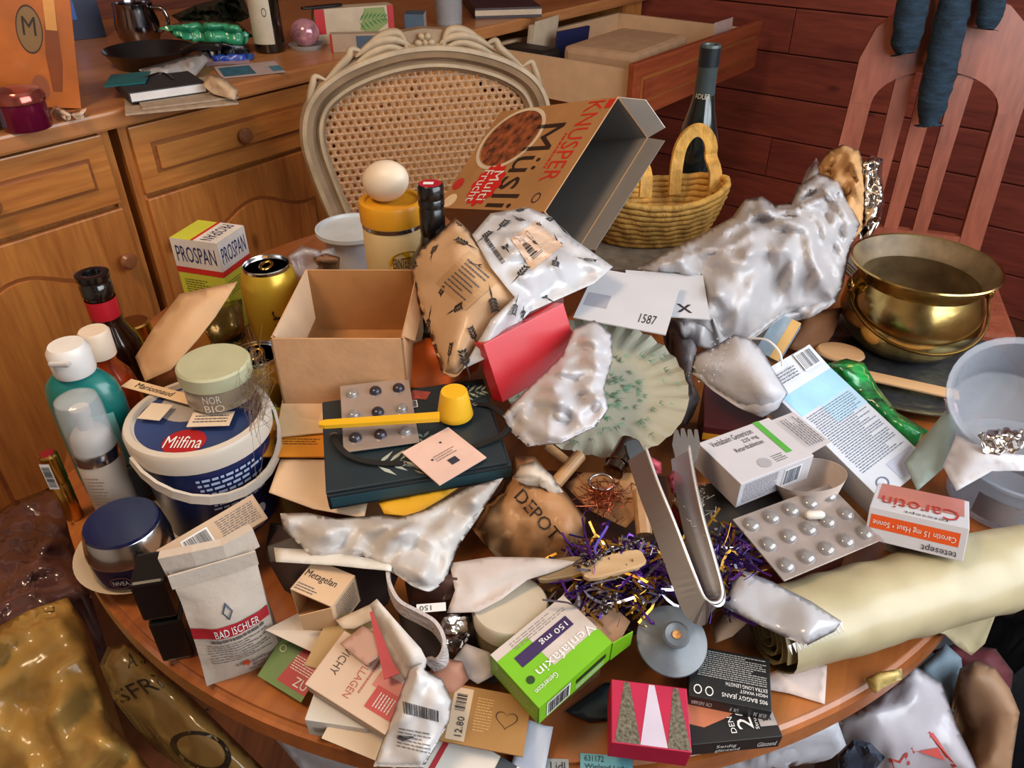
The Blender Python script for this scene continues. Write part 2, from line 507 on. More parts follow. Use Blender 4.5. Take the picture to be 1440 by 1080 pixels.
    if sheet:
        sm = o.modifiers.new('thickness', 'SOLIDIFY'); sm.thickness = sheet; sm.offset = -1
    if parent is not None:
        o.parent = parent; o.location = (0, 0, 0)
    else:
        tag(o, label, cat, group, kind)
    o['_n'] = len(ff)
    return o
from mathutils.bvhtree import BVHTree
def drape(parent, quad, geo, mat, name='lettering', lift=.0010, sub=0):
    """print a unit-square pattern onto a soft thing: quad = 4 pixels (bottom left, bottom right, top right, top left)"""
    mw = parent.matrix_world if parent.parent is None else parent.parent.matrix_world @ parent.matrix_local
    bpy.context.view_layer.update(); mw = parent.matrix_world.copy()
    me = parent.data
    vs0 = [mw @ v.co for v in me.vertices]
    tree = BVHTree.FromPolygons(vs0, [tuple(p.vertices) for p in me.polygons])
    inv = mw.inverted(); a, b, c, d = quad; out = []; last = None
    for x, y in geo[0]:
        px = (a[0] * (1 - x) + b[0] * x) * (1 - y) + (d[0] * (1 - x) + c[0] * x) * y
        py = (a[1] * (1 - x) + b[1] * x) * (1 - y) + (d[1] * (1 - x) + c[1] * x) * y
        r = ray(px, py).normalized(); hit = tree.ray_cast(CAM, r)[0]
        dist = (hit - CAM).length if hit is not None else last
        if dist is None: dist = (vs0[0] - CAM).length
        last = dist
        out.append(inv @ (CAM + r * (dist - lift)))
    return link(name, mesh(out, geo[1]), mat, parent)
def scatter_marks(parent, geos, mats, count, size, seed=1, name='printed_motif', lift=.0006, keep=None):
    """print small motifs on the upper surface of a soft thing (follows its triangles)"""
    rnd = random.Random(seed); me = parent.data
    ps = [p for p in me.polygons if (parent.matrix_world.to_3x3() @ p.normal).dot(CAM - (parent.matrix_world @ p.center)) > 0 and (keep is None or keep(parent.matrix_world @ p.center))]
    if not ps: return
    ws = [p.area for p in ps]
    used = []
    for i in range(count):
        for t in range(12):
            p = rnd.choices(ps, ws)[0]
            if all((p.center - q).length > size * 1.05 for q in used): break
        else: continue
        used.append(p.center.copy())
        n = p.normal; a = n.orthogonal().normalized(); b = n.cross(a); th = rnd.uniform(0, 6.28)
        ex = a * math.cos(th) + b * math.sin(th); ey = n.cross(ex)
        vs, fs = rnd.choice(geos)
        s = size * rnd.uniform(.8, 1.15)
        link(name, mesh([p.center + n * lift + ex * (x - .5) * s + ey * (y - .5) * s for x, y in vs], fs), rnd.choice(mats), parent)
def arc_face(parent, r, z0, z1, a0, a1, mat, name='label', n=14, lift=.0004, sx=1, sy=1):
    vs, fs = [], []
    for i in range(n + 1):
        a = a0 + (a1 - a0) * i / n
        for z in (z0, z1): vs.append(((r + lift) * math.cos(a) * sx, (r + lift) * math.sin(a) * sy, z))
    for i in range(n): fs.append((2 * i, 2 * i + 2, 2 * i + 3, 2 * i + 1))
    return link(name, mesh(vs, fs), mat, parent, True)
def arc_put(parent, r, z0, z1, a0, a1, geo, mat, name='lettering', lift=.0008, rot=0):
    vs, fs = geo; out = []
    for x, y in vs:
        if rot == 90: x, y = 1 - y, x
        elif rot == 270: x, y = y, 1 - x
        a = a0 + (a1 - a0) * x
        out.append(((r + lift) * math.cos(a), (r + lift) * math.sin(a), z0 + (z1 - z0) * y))
    return link(name, mesh(out, fs), mat, parent)
def facing(loc):
    return math.atan2(-loc[1], -loc[0])
# ================================================================== the room
PINE_C = M('#d9b48a', .7, var=.08)
def room(o): o.matrix_world = ROOM; return struct(o)
floor_o = struct(box('floor', -3.0, 3.6, -3.4, 4.6, -.04, 0, WOOD('#4a2716', '#6b3b20', 'y', 8, .45)))
ceil_o = struct(box('ceiling', -3.0, 3.6, -3.4, 4.6, 2.5, 2.54, M('#e2d8c8', .8)))
wl = room(box('wall_left', -2.75, 1.95, 1.02, 1.08, 0, 2.5, WOOD('#5a2a1a', '#7a3f26', 'x', 8, .5, .15, True, .1)))
wf = room(box('wall_front', -2.85, -2.75, -2.66, 1.08, 0, 2.5, M('#e3d6c2', .8)))
# wall with the window (out of view, it lets the daylight in)
bm = bmesh.new()
for a in ((-2.75, -1.25, 0, 2.5), (1.05, 1.95, 0, 2.5), (-1.25, 1.05, 0, .95), (-1.25, 1.05, 2.3, 2.5)):
    box_bm(a[0], a[1], -2.66, -2.56, a[2], a[3], 0, bm)
wr = room(link('wall_right', bm_mesh(bm), M('#e3d6c2', .8)))
win = room(bpy.data.objects.new('window_1', None)); C.objects.link(win)
for nm, a in (('window_frame', (-1.25, -1.18, .95, 2.3)), ('window_frame', (.98, 1.05, .95, 2.3)), ('window_frame', (-1.18, .98, .95, 1.02)), ('window_frame', (-1.18, .98, 2.23, 2.3)), ('mullion', (-.13, -.07, 1.02, 2.23))):
    box(nm, a[0], a[1], -2.65, -2.57, a[2], a[3], M('#efe9df', .5), win)
box('pane', -1.18, .98, -2.615, -2.611, 1.02, 2.23, M('#dfe8ec', .05, alpha=.15), win)
# back wall of horizontal pine boards
wb = room(box('wall_back', 1.87, 1.95, -2.56, 1.02, 0, 2.5, M('#4a1a14', .7)))
pw = WOOD('#66281e', '#8a3d2d', 'y', 8, .5, .15, True, .1)
prnd = random.Random(3)
for k in range(17):
    z0 = k * .147
    d = prnd.uniform(-.001, .001)
    for y0, y1 in ((-2.56, -1.15 + .3 * (k % 3)), (-1.148 + .3 * (k % 3), 1.02)):
        box('board', 1.852 + d, 1.871, y0, y1, z0 + .002, z0 + .145, pw, wb, .003)

# ================================================================== round table
TC, TR = Vector((.022, .89, 0)), .578
tab = thing('dining_table', 'round orange-brown wooden dining table buried under clutter', 'table', (TC.x, TC.y, 0), math.radians(62))
tw = [WOOD(a, b, 'x', 7, .3, .08, False, .5) for a, b in (('#7c421e', '#9e5c2c'), ('#8a4c24', '#a8642f'), ('#763e1c', '#945528'))]
top = link('tabletop', bpy.data.meshes.new('m'), None, tab)
top.data.from_pydata([], [], [])
nb = 10; bw = 2 * TR / nb
for i in range(nb):
    y0, y1 = -TR + i * bw, -TR + (i + 1) * bw
    up_, lo_ = [], []
    for k in range(19):
        y = y0 + (y1 - y0) * k / 18
        x = math.sqrt(max(1e-8, TR * TR - y * y)); up_.append((x, y)); lo_.append((-x, y))
    ol = lo_[::-1] + up_ if False else up_ + lo_[::-1]
    me = prism(ol, TZ - .034, TZ)
    bm = bmesh.new(); bm.from_mesh(me)
    ed = [e for e in bm.edges if all(abs(math.hypot(v.co.x, v.co.y) - TR) < 1e-4 for v in e.verts) and abs(e.verts[0].co.z - e.verts[1].co.z) < 1e-5 and e.calc_length() < .09]
    bmesh.ops.bevel(bm, geom=ed, offset=.007, segments=3, affect='EDGES')
    link('board', bm_mesh(bm), tw[i % 3], top)
bpy.data.objects.remove(top)
for o in [o for o in bpy.data.objects if o.name.startswith('board') and o.parent is None]: o.parent = tab
lobj('apron', [(.50, TZ - .034), (.50, TZ - .10), (.48, TZ - .10), (.48, TZ - .034)], tw[2], tab, 48, False)
lobj('pedestal', [(.10, TZ - .034), (.10, TZ - .06), (.055, TZ - .10), (.05, .5), (.085, .36), (.09, .28), (.06, .2), (.07, .12), (.07, .09)], tw[2], tab)
for k in range(4):
    a = k * math.pi / 2 + .4
    pts = [Vector((math.cos(a) * r, math.sin(a) * r, z)) for r, z in ((.05, .14), (.18, .13), (.3, .07), (.38, .028))]
    smooth_by_angle(link('foot', tube(catmull(pts, 5), [.04, .04, .04, .04, .04, .038, .038, .036, .036, .034, .034, .032, .032, .03, .03, .028][:16], 8), tw[2], tab))

# ================================================================== sideboard
CW = WOOD('#a3602c', '#c98440', 'x', 8, .35, .1, False, .35)
CWz = WOOD('#a3602c', '#c98440', 'z', 8, .35, .1, True, .35)
CWd = WOOD('#7a4420', '#9c5e2c', 'x', 8, .4, .1, False, .3)
wt = tag(box('worktop', -1.9, 1.84, .0, 1.0, .865, .90, WOOD('#9c6136', '#b87c4a', 'x', 6, .33, .05, False, .3), None, .006), 'pale wood worktop running along the top of the sideboard', 'worktop')
wt.matrix_world = ROOM
KN = M('#8a5638', .3, coat=.4)
def raised(parent, name, x0, x1, z0, z1, y, mat, m=.055, arch=0):
    """frame-and-panel front: slab, recessed groove, raised field (arched top when arch > 0)"""
    slab = box(name, x0, x1, y, y + .02, z0, z1, mat, parent, .003)
    xa, xb, za, zb = x0 + m, x1 - m, z0 + m, z1 - m
    def outline(g):
        a, b, c, d = xa + g, xb - g, za + g, zb - g
        if not arch: return [(a, c), (b, c), (b, d), (a, d)]
        pts = [(a, c), (b, c)]
        for k in range(17):
            t = k / 16; x = b + (a - b) * t
            s = abs(2 * t - 1)
            pts.append((x, d - arch * (1 - (.5 + .5 * math.cos(math.pi * min(1, s / .85))))))
        return pts
    def pr(ol, ya, yb, nm, mt):
        me = prism(ol, ya, yb)
        for v in me.vertices: v.co = Vector((v.co.x, v.co.z, v.co.y))
        bm = bmesh.new(); bm.from_mesh(me); return link(nm, bm_mesh(bm), mt, slab)
    pr(outline(0), y - .0012, y - .0002, 'groove', CWd)
    me = prism(outline(.008), 0, .006)
    bm = bmesh.new(); bm.from_mesh(me)
    tf = [f for f in bm.faces if f.normal.z > .9]
    bmesh.ops.inset_region(bm, faces=tf, thickness=.012, depth=0)
    for v in bm.verts:
        v.co = Vector((v.co.x, y - .001 - v.co.z, v.co.y))
    inner = None
    o = link('raised_field', bm_mesh(bm), mat, slab)
    return slab
def knob(parent, x, y, z):
    pr = [(0, 0), (.007, 0), (.007, .010), (.016, .016), (.018, .024), (.013, .031), (0, .033)]
    o = lobj('knob', pr, KN, parent, 20); o.location = (x, y, z); o.rotation_euler = (math.pi / 2, 0, 0)
def unit(label, x0, x1, drawer=True):
    t = thing('sideboard_cabinet', label, 'cabinet'); t.matrix_world = ROOM
    box('carcass', x0, x1, .045, .99, .08, .862, CWz, t)
    box('plinth', x0, x1, .08, .99, 0, .08, CWd, t)
    box('stile', x0, x0 + .022, .032, .05, .08, .862, CWz, t)
    box('stile', x1 - .022, x1, .032, .05, .08, .862, CWz, t)
    if drawer:
        d = raised(t, 'drawer', x0 + .018, x1 - .018, .715, .856, .022, CW, .038)
        knob(d, (x0 + x1) / 2, .021, .785)
    d = raised(t, 'door', x0 + .018, x1 - .018, .09, .704, .022, CWz, .07, .05)
    knob(d, x0 + .05 if x0 > -.4 else x1 - .05, .021, .60)
    return t
unit('sideboard cabinet nearest the ice cream box, wooden knob on its drawer', -.82, -.30)
unit('sideboard cabinet between the knobbed drawer and the cane chair', -.28, .26)
unit('sideboard cabinet hidden behind the cane chair back', .28, .83)
unit('sideboard cabinet at the far left end under the tin and the cartons', -1.6, -.84)
# the unit whose drawer stands open
t = thing('sideboard_cabinet', 'sideboard cabinet by the wood wall with its big drawer pulled open', 'cabinet'); t.matrix_world = ROOM
box('carcass', .85, 1.84, .045, .99, .08, .70, CWz, t)
box('side_panel', .85, .868, .045, .99, .70, .862, CWz, t)
box('side_panel', 1.70, 1.84, .045, .99, .70, .862, CWz, t)
box('back_panel', .868, 1.70, .975, .99, .70, .862, CWd, t)
box('plinth', .85, 1.84, .08, .99, 0, .08, CWd, t)
raised(t, 'door', .868, 1.28, .09, .69, .022, CWz, .07, .05)
raised(t, 'door', 1.285, 1.69, .09, .69, .022, CWz, .07, .05)
OUT = -.50
RW = WOOD('#7d351c', '#9a4a28', 'x', 7, .4, .1, False, .2)
DB = M('#cfa983', .6, var=.06)
dr = raised(t, 'drawer', .862, 1.69, .71, .858, OUT, RW, .04)
box('drawer_side', .885, .90, OUT + .02, .05, .722, .835, DB, dr)
box('drawer_side', 1.655, 1.67, OUT + .02, .05, .722, .835, DB, dr)
box('drawer_bottom', .90, 1.655, OUT + .02, .05, .722, .728, DB, dr)
box('drawer_back', .90, 1.655, .035, .05, .728, .835, DB, dr)

# ================================================================== cane armchair
GR = M('#8a7054', .6, var=.25, nscale=14, bump=.3, bscale=30)
GRw = M('#a28c70', .55, var=.2, nscale=20, bump=.2, bscale=40)
CANE = M('#a9805c', .6, var=.18, nscale=120, bump=.35, bscale=260)
CH = thing('cane_chair', 'antique grey-white carved chair with an oval cane back', 'chair', (-.165, 1.62, 0), math.radians(17))
ol = [(-.15, .52), (-.205, .60), (-.243, .72), (-.262, .83), (-.240, .905), (-.18, .952), (-.09, .982), (0, .992), (.09, .982), (.18, .952), (.240, .905), (.262, .83), (.243, .72), (.205, .60), (.15, .52), (0, .505)]
LEAN = .10
def bp_(x, z, y=0): return Vector((x, y + (z - .5) * LEAN, z))
path = [v for v in catmull([bp_(x, z) for x, z in ol], 6, True)]
cen = Vector((0, (.75 - .5) * LEAN, .75))
def sweep_profile(path, prof, name, mat, parent):
    vs, fs = [], []; n = len(path); m = len(prof); ny = Vector((0, 1, -LEAN)).normalized()
    for i, p in enumerate(path):
        t = (path[(i + 1) % n] - path[i - 1]).normalized()
        s = t.cross(ny).normalized()
        if s.dot(p - cen) < 0: s = -s
        for a, b in prof: vs.append(p + s * a + ny * b)
    for i in range(n):
        j = (i + 1) % n
        for k in range(m):
            l = (k + 1) % m; fs.append((i * m + k, j * m + k, j * m + l, i * m + l))
    bm = bmesh.new(); me = mesh(vs, fs); bm.from_mesh(me)
    return smooth_by_angle(link(name, bm_mesh(bm), mat, parent), 35)
sweep_profile(path, [(.006, .03), (-.02, .032), (-.044, .016), (-.044, -.002), (-.036, -.010), (-.030, -.012), (-.025, -.007), (-.018, -.022), (-.002, -.028), (.006, -.018)], 'back_frame', GR, CH)
sweep_profile(path, [(-.028, -.006), (-.031, -.0145), (-.037, -.0145), (-.040, -.006)], 'inner_bead', GRw, CH)
sweep_profile(path, [(.008, -.014), (.003, -.0285), (-.005, -.0295), (-.009, -.022)], 'front_moulding', GRw, CH)
# cane panel: octagonal holes in staggered rows, clipped to the oval
inn = [(p.x - (p.x - 0) * .13, p.z - (p.z - .75) * .135) for p in path]
vs, fs = [], []
px_, pz_ = .0165, .0142
r = 0; z = .53
while z < .98:
    x = -.27 + (px_ / 2 if r % 2 else 0)
    while x < .27:
        if inside((x, z), inn):
            k = len(vs); hx, hz = px_ / 2, pz_ / 2
            o8 = [(hx, -hz), (hx, hz), (-hx, hz), (-hx, -hz)]
            outer = [(-hx, -hz), (0, -hz), (hx, -hz), (hx, 0), (hx, hz), (0, hz), (-hx, hz), (-hx, 0)]
            for (a, b) in outer: vs.append(bp_(x + a, z + b, .002))
            for (a, b) in outer:
                l = math.hypot(a, b); q = .0043
                vs.append(bp_(x + a / l * q, z + b / l * q, .004))
            for i in range(8):
                j = (i + 1) % 8; fs.append((k + i, k + j, k + 8 + j, k + 8 + i))
        x += px_
    z += pz_; r += 1
cp_ = link('cane_panel', mesh(vs, fs), CANE, CH)
m_ = cp_.modifiers.new('t', 'SOLIDIFY'); m_.thickness = .0025
# carved crest
def leaf(pts, w, nm='carved_leaf'):
    pts = [bp_(x, z, -.020) for x, z in pts]; c = catmull(pts, 5); n = len(c)
    rad = [max(.0015, w * math.sin(math.pi * (i + .6) / (n + .2)) ** .8) for i in range(n)]
    smooth_by_angle(link(nm, tube(c, rad, 8), GRw, CH), 60)
for s in (-1, 1):
    leaf([(s * .03, 1.0), (s * .06, 1.012), (s * .10, 1.008), (s * .14, .985)], .010)
    leaf([(s * .03, .985), (s * .07, 1.0), (s * .11, .99), (s * .145, .97)], .008)
    leaf([(s * .035, .99), (s * .05, 1.022), (s * .085, 1.020), (s * .12, 1.0)], .009)
    leaf([(s * .12, .99), (s * .145, 1.0), (s * .155, .985), (s * .18, .965), (s * .21, .94)], .008, 'carved_scroll')
    leaf([(s * .20, .945), (s * .222, .955), (s * .230, .94), (s * .24, .915), (s * .25, .88)], .007, 'carved_scroll')
for k in range(6):
    a = k * math.pi / 3
    leaf([(math.cos(a) * .005, 1.003 + math.sin(a) * .005), (math.cos(a) * .013, 1.003 + math.sin(a) * .013), (math.cos(a) * .021, 1.003 + math.sin(a) * .020)], .007, 'carved_petal')
leaf([(-.006, 1.003), (0, 1.003), (.006, 1.003)], .008, 'carved_boss')
crest = prism([(-.16, .97), (-.10, 1.0), (-.05, 1.022), (0, 1.028), (.05, 1.022), (.10, 1.0), (.16, .97), (.09, .962), (0, .972), (-.09, .962)], -.012, .016)
for v in crest.vertices: v.co = bp_(v.co.x, v.co.y, v.co.z)
link('crest_rail', crest, GR, CH)
# seat, arms posts and legs
sea = lathe([(0, .42), (.24, .42), (.255, .43), (.255, .46), (.235, .475), (.1, .485), (0, .487)], 36, sx=1.0, sy=.95)
for v in sea.vertices: v.co.y -= .22
smooth_by_angle(link('seat', sea, CANE, CH))
for s in (-1, 1):
    smooth_by_angle(link('leg', tube(catmull([(s * .15, 0, .53), (s * .165, .01, .42), (s * .17, .03, .2), (s * .185, .07, 0)], 5), [.019] * 16, 8), GR, CH))
    smooth_by_angle(link('leg', tube(catmull([(s * .2, -.40, .43), (s * .225, -.43, .34), (s * .2, -.41, .15), (s * .215, -.44, 0)], 5), [.027, .027, .028, .027, .026, .024, .022, .02, .019, .018, .017, .016, .016, .017, .019, .02], 8), GR, CH))

# ================================================================== slatted wooden chair by the wall
SW = WOOD('#80402c', '#a0563e', 'z', 8, .4, .1, False, .2)
S2 = thing('slatted_chair', 'reddish wooden chair with upright slats by the board wall', 'chair', (1.02, 1.90, 0), math.radians(-19))
def bpl(ol, y0, y1, name, lean=.14, z00=.45):
    me = prism(ol, y0, y1)
    for v in me.vertices:
        x, z, y = v.co; v.co = Vector((x, y + (z - z00) * lean, z))
    bm = bmesh.new(); bm.from_mesh(me)
    return link(name, bm_mesh(bm), SW, S2)
bpl([(-.205, .0), (-.165, .0), (-.148, .45), (-.142, .80), (-.192, .80), (-.20, .45)], -.014, .014, 'back_post')
bpl([(.165, .0), (.205, .0), (.20, .45), (.192, .80), (.142, .80), (.148, .45)], -.014, .014, 'back_post')
arc = [(.142, .80)] + [(.142 * math.cos(a), .80 + .085 * math.sin(a)) for a in [math.pi * k / 16 for k in range(1, 16)]] + [(-.142, .80)]
bpl([(-.192, .80), (-.192, .90), (-.17, .97), (-.10, 1.03), (0, 1.05), (.10, 1.03), (.17, .97), (.192, .90), (.192, .80)] + arc, -.015, .015, 'top_rail')
for x in (-.078, -.02, .05):
    w = .021
    bpl([(x - w * .8, .47), (x + w * .8, .47), (x + w, .878), (x - w, .878)], -.008, .008, 'slat')
bpl([(-.15, .45), (.15, .45), (.15, .50), (-.15, .50)], -.012, .012, 'lower_rail')
box('seat', -.22, .22, -.44, -.002, .43, .46, SW, S2, .01)
for s in (-.19, .19): box('leg', s - .02, s + .02, -.42, -.38, 0, .43, SW, S2, .004)
# newspaper lying on that chair seat
nwp = thing('newspaper', 'folded grey newspaper lying on the slatted chair seat', 'newspaper', (.96, 1.69, .462), math.radians(5))
for k in range(4):
    box('page', -.13 + k * .004, .13 - k * .003, -.10 + k * .003, .10, k * .004, k * .004 + .0035, M('#6f6860' if k % 2 else '#857a6c', .8), nwp)
# dark blue knitted socks over the top rail
KNIT = M('#1d3040', .95, var=.5, nscale=30, bump=.8, bscale=140, stretch=(1, 1, 4))
def sock(pts, rad, lab):
    c = catmull(pts, 6); n = len(c)
    rr = [rad[min(int(i / (n - 1) * (len(rad) - 1)), len(rad) - 2)] * (1 - (i / (n - 1) * (len(rad) - 1)) % 1) + rad[min(int(i / (n - 1) * (len(rad) - 1)) + 1, len(rad) - 1)] * ((i / (n - 1) * (len(rad) - 1)) % 1) for i in range(n)]
    me = tube(c, rr, 12)
    cy = sum(v.co.y for v in me.vertices) / len(me.vertices)
    for v in me.vertices: v.co += Vector((noise.noise(v.co * 40), noise.noise(v.co * 40 + Vector((9, 0, 0))), noise.noise(v.co * 35 + Vector((0, 9, 0))))) * .006
    o = link('sock', me, KNIT, None, True); o.location = S2.location; o.rotation_euler = S2.rotation_euler
    tag(o, lab, 'sock'); return o
sock([(-.03, .105, 1.07), (-.028, .075, 1.085), (-.025, .035, 1.06), (-.02, .012, .98), (-.016, -.005, .90), (-.012, -.02, .82), (-.008, -.03, .775)], [.02, .03, .034, .036, .036, .033, .016], 'long dark blue knitted sock hanging in front of the chair slats')
sock([(-.115, .10, 1.04), (-.115, .07, 1.07), (-.112, .03, 1.05), (-.105, .015, .99), (-.102, .012, .945), (-.098, .008, .925)], [.02, .03, .034, .034, .03, .014], 'short bunched dark blue knitted sock on the chair top rail')
sock([(.045, .10, 1.06), (.045, .065, 1.088), (.05, .03, 1.06), (.055, .02, 1.01), (.056, .015, .985)], [.02, .03, .03, .028, .014], 'small dark blue knitted sock end flopped over the top rail')
# ================================================================== things on the left of the table
KRAFT = M('#b98d66', .75, var=.10, nscale=30, bump=.15, bscale=120)
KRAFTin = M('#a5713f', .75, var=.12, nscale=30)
PAPER = M('#d9d3cb', .7, var=.04, bump=.08, bscale=40)
PAPERw = M('#cdb8a0', .7, var=.06, bump=.1, bscale=40)
GOLD = M('#c89b4e', .22, 1, var=.15)
SILVER = M('#c4c4c8', .2, 1, var=.08)
FOIL = M('#cfc9c6', .18, 1, var=.2, bump=.6, bscale=80, kind='crease')
BLACKG = M('#0d0b0c', .12, var=.1, coat=.6)
def clear(col='#dfe6ea', a=.28, rough=.08): return M(col, rough, alpha=a, var=.04, coat=.3)
POLY = M('#dcd9d9', .22, var=.06, alpha=.72, bump=.5, bscale=70, kind='crease')
POLYc = M('#d9dbe0', .12, var=.06, alpha=.34, bump=.6, bscale=60, kind='crease', coat=.4)

def stand(name, label, cat, loc, tilt=(0, 0), group=None):
    o = thing(name, label, cat, loc, 0, group)
    o.rotation_euler = (tilt[0], tilt[1], 0); return o
def at(px, py, y):  # upright thing: its top seen at pixel, standing at world y -> (location on table, height)
    v = PY(px, py, y); return Vector((v.x, v.y, TZ)), v.z - TZ

# teal shower gel
loc, h = at(92, 484, .625)
t = stand('shampoo_bottle', 'teal plastic wash bottle with a white flip cap at the table edge', 'bottle', loc)
TEAL = M('#0b6a66', .3, coat=.3, var=.06)
b = lobj('body', [(0, 0), (.032, 0), (.036, .006), (.0375, .03), (.0375, h - .062), (.034, h - .045), (.024, h - .034), (.014, h - .030), (.0, h - .030)], TEAL, t, 36, sy=.62)
c = lobj('cap', [(0, h - .031), (.0185, h - .031), (.0195, h - .028), (.0195, h - .006), (.016, h), (0, h)], M('#dcd6d2', .4), t, 28)
c2 = box('flip_notch', -.010, .010, -.0215, -.012, h - .013, h - .008, M('#b9b2ae', .5), t, .002)
a = -math.pi / 2
arc_face(t, .0376, .05, h - .07, a - .25, a + .95, M('#7fb9b6', .35), 'label', sy=.62)
arc_face(t, .0379, .055, .085, a + .0, a + .8, M('#c9dedb', .35), 'label_panel', sy=.62)
# tomato sauce bottle
loc, h = at(130, 464, .705)
t = stand('sauce_bottle', 'small red sauce bottle with a white screw cap', 'bottle', loc)
lobj('body', [(0, 0), (.024, 0), (.027, .004), (.027, h - .075), (.022, h - .055), (.0135, h - .040), (.0135, h - .03), (0, h - .03)], M('#7a2408', .15, var=.5, nscale=60, coat=.5), t)
lobj('cap', [(0, h - .031), (.0158, h - .031), (.0162, h - .003), (.014, h), (0, h)], M('#d8c4b0', .5), t, 40, flute=(40, .012, .0157, 0))
arc_face(t, .0272, .02, .055, -2.4, -.6, M('#8d2d1c', .4), 'label')
# dark bottle with red neck band
loc, h = at(128, 383, .79)
t = stand('dark_bottle', 'dark brown bottle with a red neck band and black stopper', 'bottle', loc)
lobj('body', [(0, 0), (.029, 0), (.031, .004), (.031, h - .105), (.027, h - .085), (.0175, h - .066), (.0158, h - .05), (.0150, h - .012), (0, h - .012)], M('#1a0806', .08, coat=.7, var=.2), t)
lobj('stopper', [(.0155, h - .028), (.0178, h - .026), (.0178, h - .014), (.0165, h - .012), (.0165, h - .009), (.0185, h - .007), (.0185, h - .001), (.015, h), (.010, h - .001), (.009, h - .006), (0, h - .006)], BLACKG, t)
arc_face(t, .0165, h - .056, h - .032, -math.pi, math.pi, M('#a31420', .4), 'neck_band', 32)
# small jar with a gold lid
loc, h = at(187, 452, .86)
t = stand('spice_jar', 'small glass jar with a gold screw lid behind the dark bottle', 'jar', loc)
lobj('glass_body', [(0, 0), (.02, 0), (.022, .004), (.022, h - .03), (.018, h - .02), (0, h - .02)], M('#3a2c22', .1, coat=.6), t)
lobj('lid', [(.018, h - .02), (.0195, h - .02), (.0195, h - .002), (.0175, h), (0, h)], GOLD, t, 28)
# foam pump bottle under a clear hood
loc, h = at(104, 556, .575)
t = stand('pump_bottle', 'white foam pump bottle under a clear plastic hood', 'bottle', loc)
lobj('body', [(0, 0), (.018, 0), (.02, .003), (.02, h - .067), (.018, h - .062), (0, h - .062)], M('#b7a89c', .35, coat=.2), t)
lobj('collar', [(.0205, h - .072), (.0208, h - .071), (.0208, h - .06), (.0205, h - .059), (.019, h - .059)], SILVER, t)
lobj('pump', [(.018, h - .06), (.0175, h - .046), (.014, h - .040), (.0075, h - .036), (.007, h - .024), (.0085, h - .022), (.0085, h - .014), (0, h - .013)], M('#d9c8ba', .45), t)
lobj('hood', [(.0202, h - .060), (.0202, h - .014), (.0185, h - .004), (.012, h), (0, h), (0, h - .001), (.0115, h - .001), (.0175, h - .0046), (.0192, h - .014), (.0192, h - .060)], clear('#c9ced2', .3), t)
lines(t, Face((-.010, -.0204, .03), (1, 0, 0), (0, 0, 1), .02, .05), (0, 0, 1, 1), 8, M('#8a7a70', .6), 4, dense=6)
# gold lipstick
loc = P(106, 727, 0); h = PY(97, 638, loc.y).z - TZ
t = stand('lipstick', 'slim gold lipstick tube with a barcode sticker', 'lipstick', loc)
lobj('tube', [(0, 0), (.0078, 0), (.0085, .002), (.0085, h * .55), (.0078, h * .56), (.0078, h * .60), (.0088, h * .61), (.0088, h - .002), (.007, h), (0, h)], GOLD, t, 20)
lobj('cap_disc', [(0, h), (.0065, h), (.006, h + .0012), (0, h + .0014)], M('#7c1a22', .3), t, 20)
f = Face((-.006, -.0090, h * .55), (1, 0, 0), (0, 0, 1), .010, h * .38)
put(t, f, (0, 0, 1, 1), RECT, WHITE, 'sticker')
put(t, f, (.12, .1, .88, .9), bars_geo(22, 5), INK, 'barcode', 90, 3)
# grey flip-top tube lying behind the lipstick
v = P(192, 664, .022)
t = stand('grey_tube', 'grey flip-top tube lying beside the pump bottle', 'tube', v)
t.rotation_euler = (math.radians(70), 0, math.radians(35)); t.location.z = TZ + .0225
lobj('body', [(0, -.03), (.018, -.03), (.021, -.026), (.021, .02), (.018, .026), (0, .026)], M('#5d5a58', .35), t)
lobj('cap', [(.014, .026), (.017, .027), (.017, .046), (.015, .049), (0, .049)], M('#3d3b3d', .35), t)
arc_face(t, .0211, -.02, .012, .3, 2.2, M('#2b2d3a', .4), 'label')
arc_put(t, .0211, -.012, .006, 1.0, 1.9, lines_geo(4, 3, .5, 6), WHITE, 'small_print', .0008)

# white tub with blue label
loc = Vector((-.305, .597, TZ)); h = .125; R = .0665
t = stand('dairy_tub', 'white plastic dairy tub with a blue printed wall and lid', 'tub', loc)
NAVY = M('#141f4a', .35, var=.1)
TUBW = M('#c9bcae', .4, var=.03)
lobj('wall', [(0, 0), (.054, 0), (.056, .003), (R - .004, h - .022), (R - .002, h - .02), (R - .002, h - .012)], NAVY, t, 48)
lid = lobj('lid', [(R - .001, h - .022), (R + .001, h - .021), (R + .002, h - .004), (R, h), (R - .006, h + .001), (R - .008, h - .003), (0, h - .003)], TUBW, t, 48)
lobj('lid_label', [(0, h - .0026), (R - .009, h - .0026)], M('#2b3a63', .35, var=.35, nscale=14), t, 48, False)
TF = Face((-R, -R, h - .0024), (1, 0, 0), (0, 1, 0), 2 * R, 2 * R)
put(t, TF, (.18, .42, .62, .86), ell_geo(), M('#9a8f86', .4), 'lid_patch', 0, 1)
put(t, TF, (.36, .05, .66, .33), ell_geo(), M('#9a1a20', .4), 'lid_emblem', 0, 2)
txt(t, TF, (.38, .12, .64, .25), 'Milfina', WHITE, 0, 4)
ac = facing(loc) + .25
def on_wall(z0, z1, a0, a1, geo, mat, nm='lettering'):
    vs, fs = geo; out = []
    for x, y in vs:
        z = z0 + (z1 - z0) * y; rr = .0565 + (R - .004 - .056) * z / (h - .022); a = ac + a0 + (a1 - a0) * x
        out.append(((rr + .0008) * math.cos(a), (rr + .0008) * math.sin(a), z))
    return link(nm, mesh(out, fs), mat, t)
on_wall(.018, .034, -.45, .08, text_geo('1kg e'), WHITE)
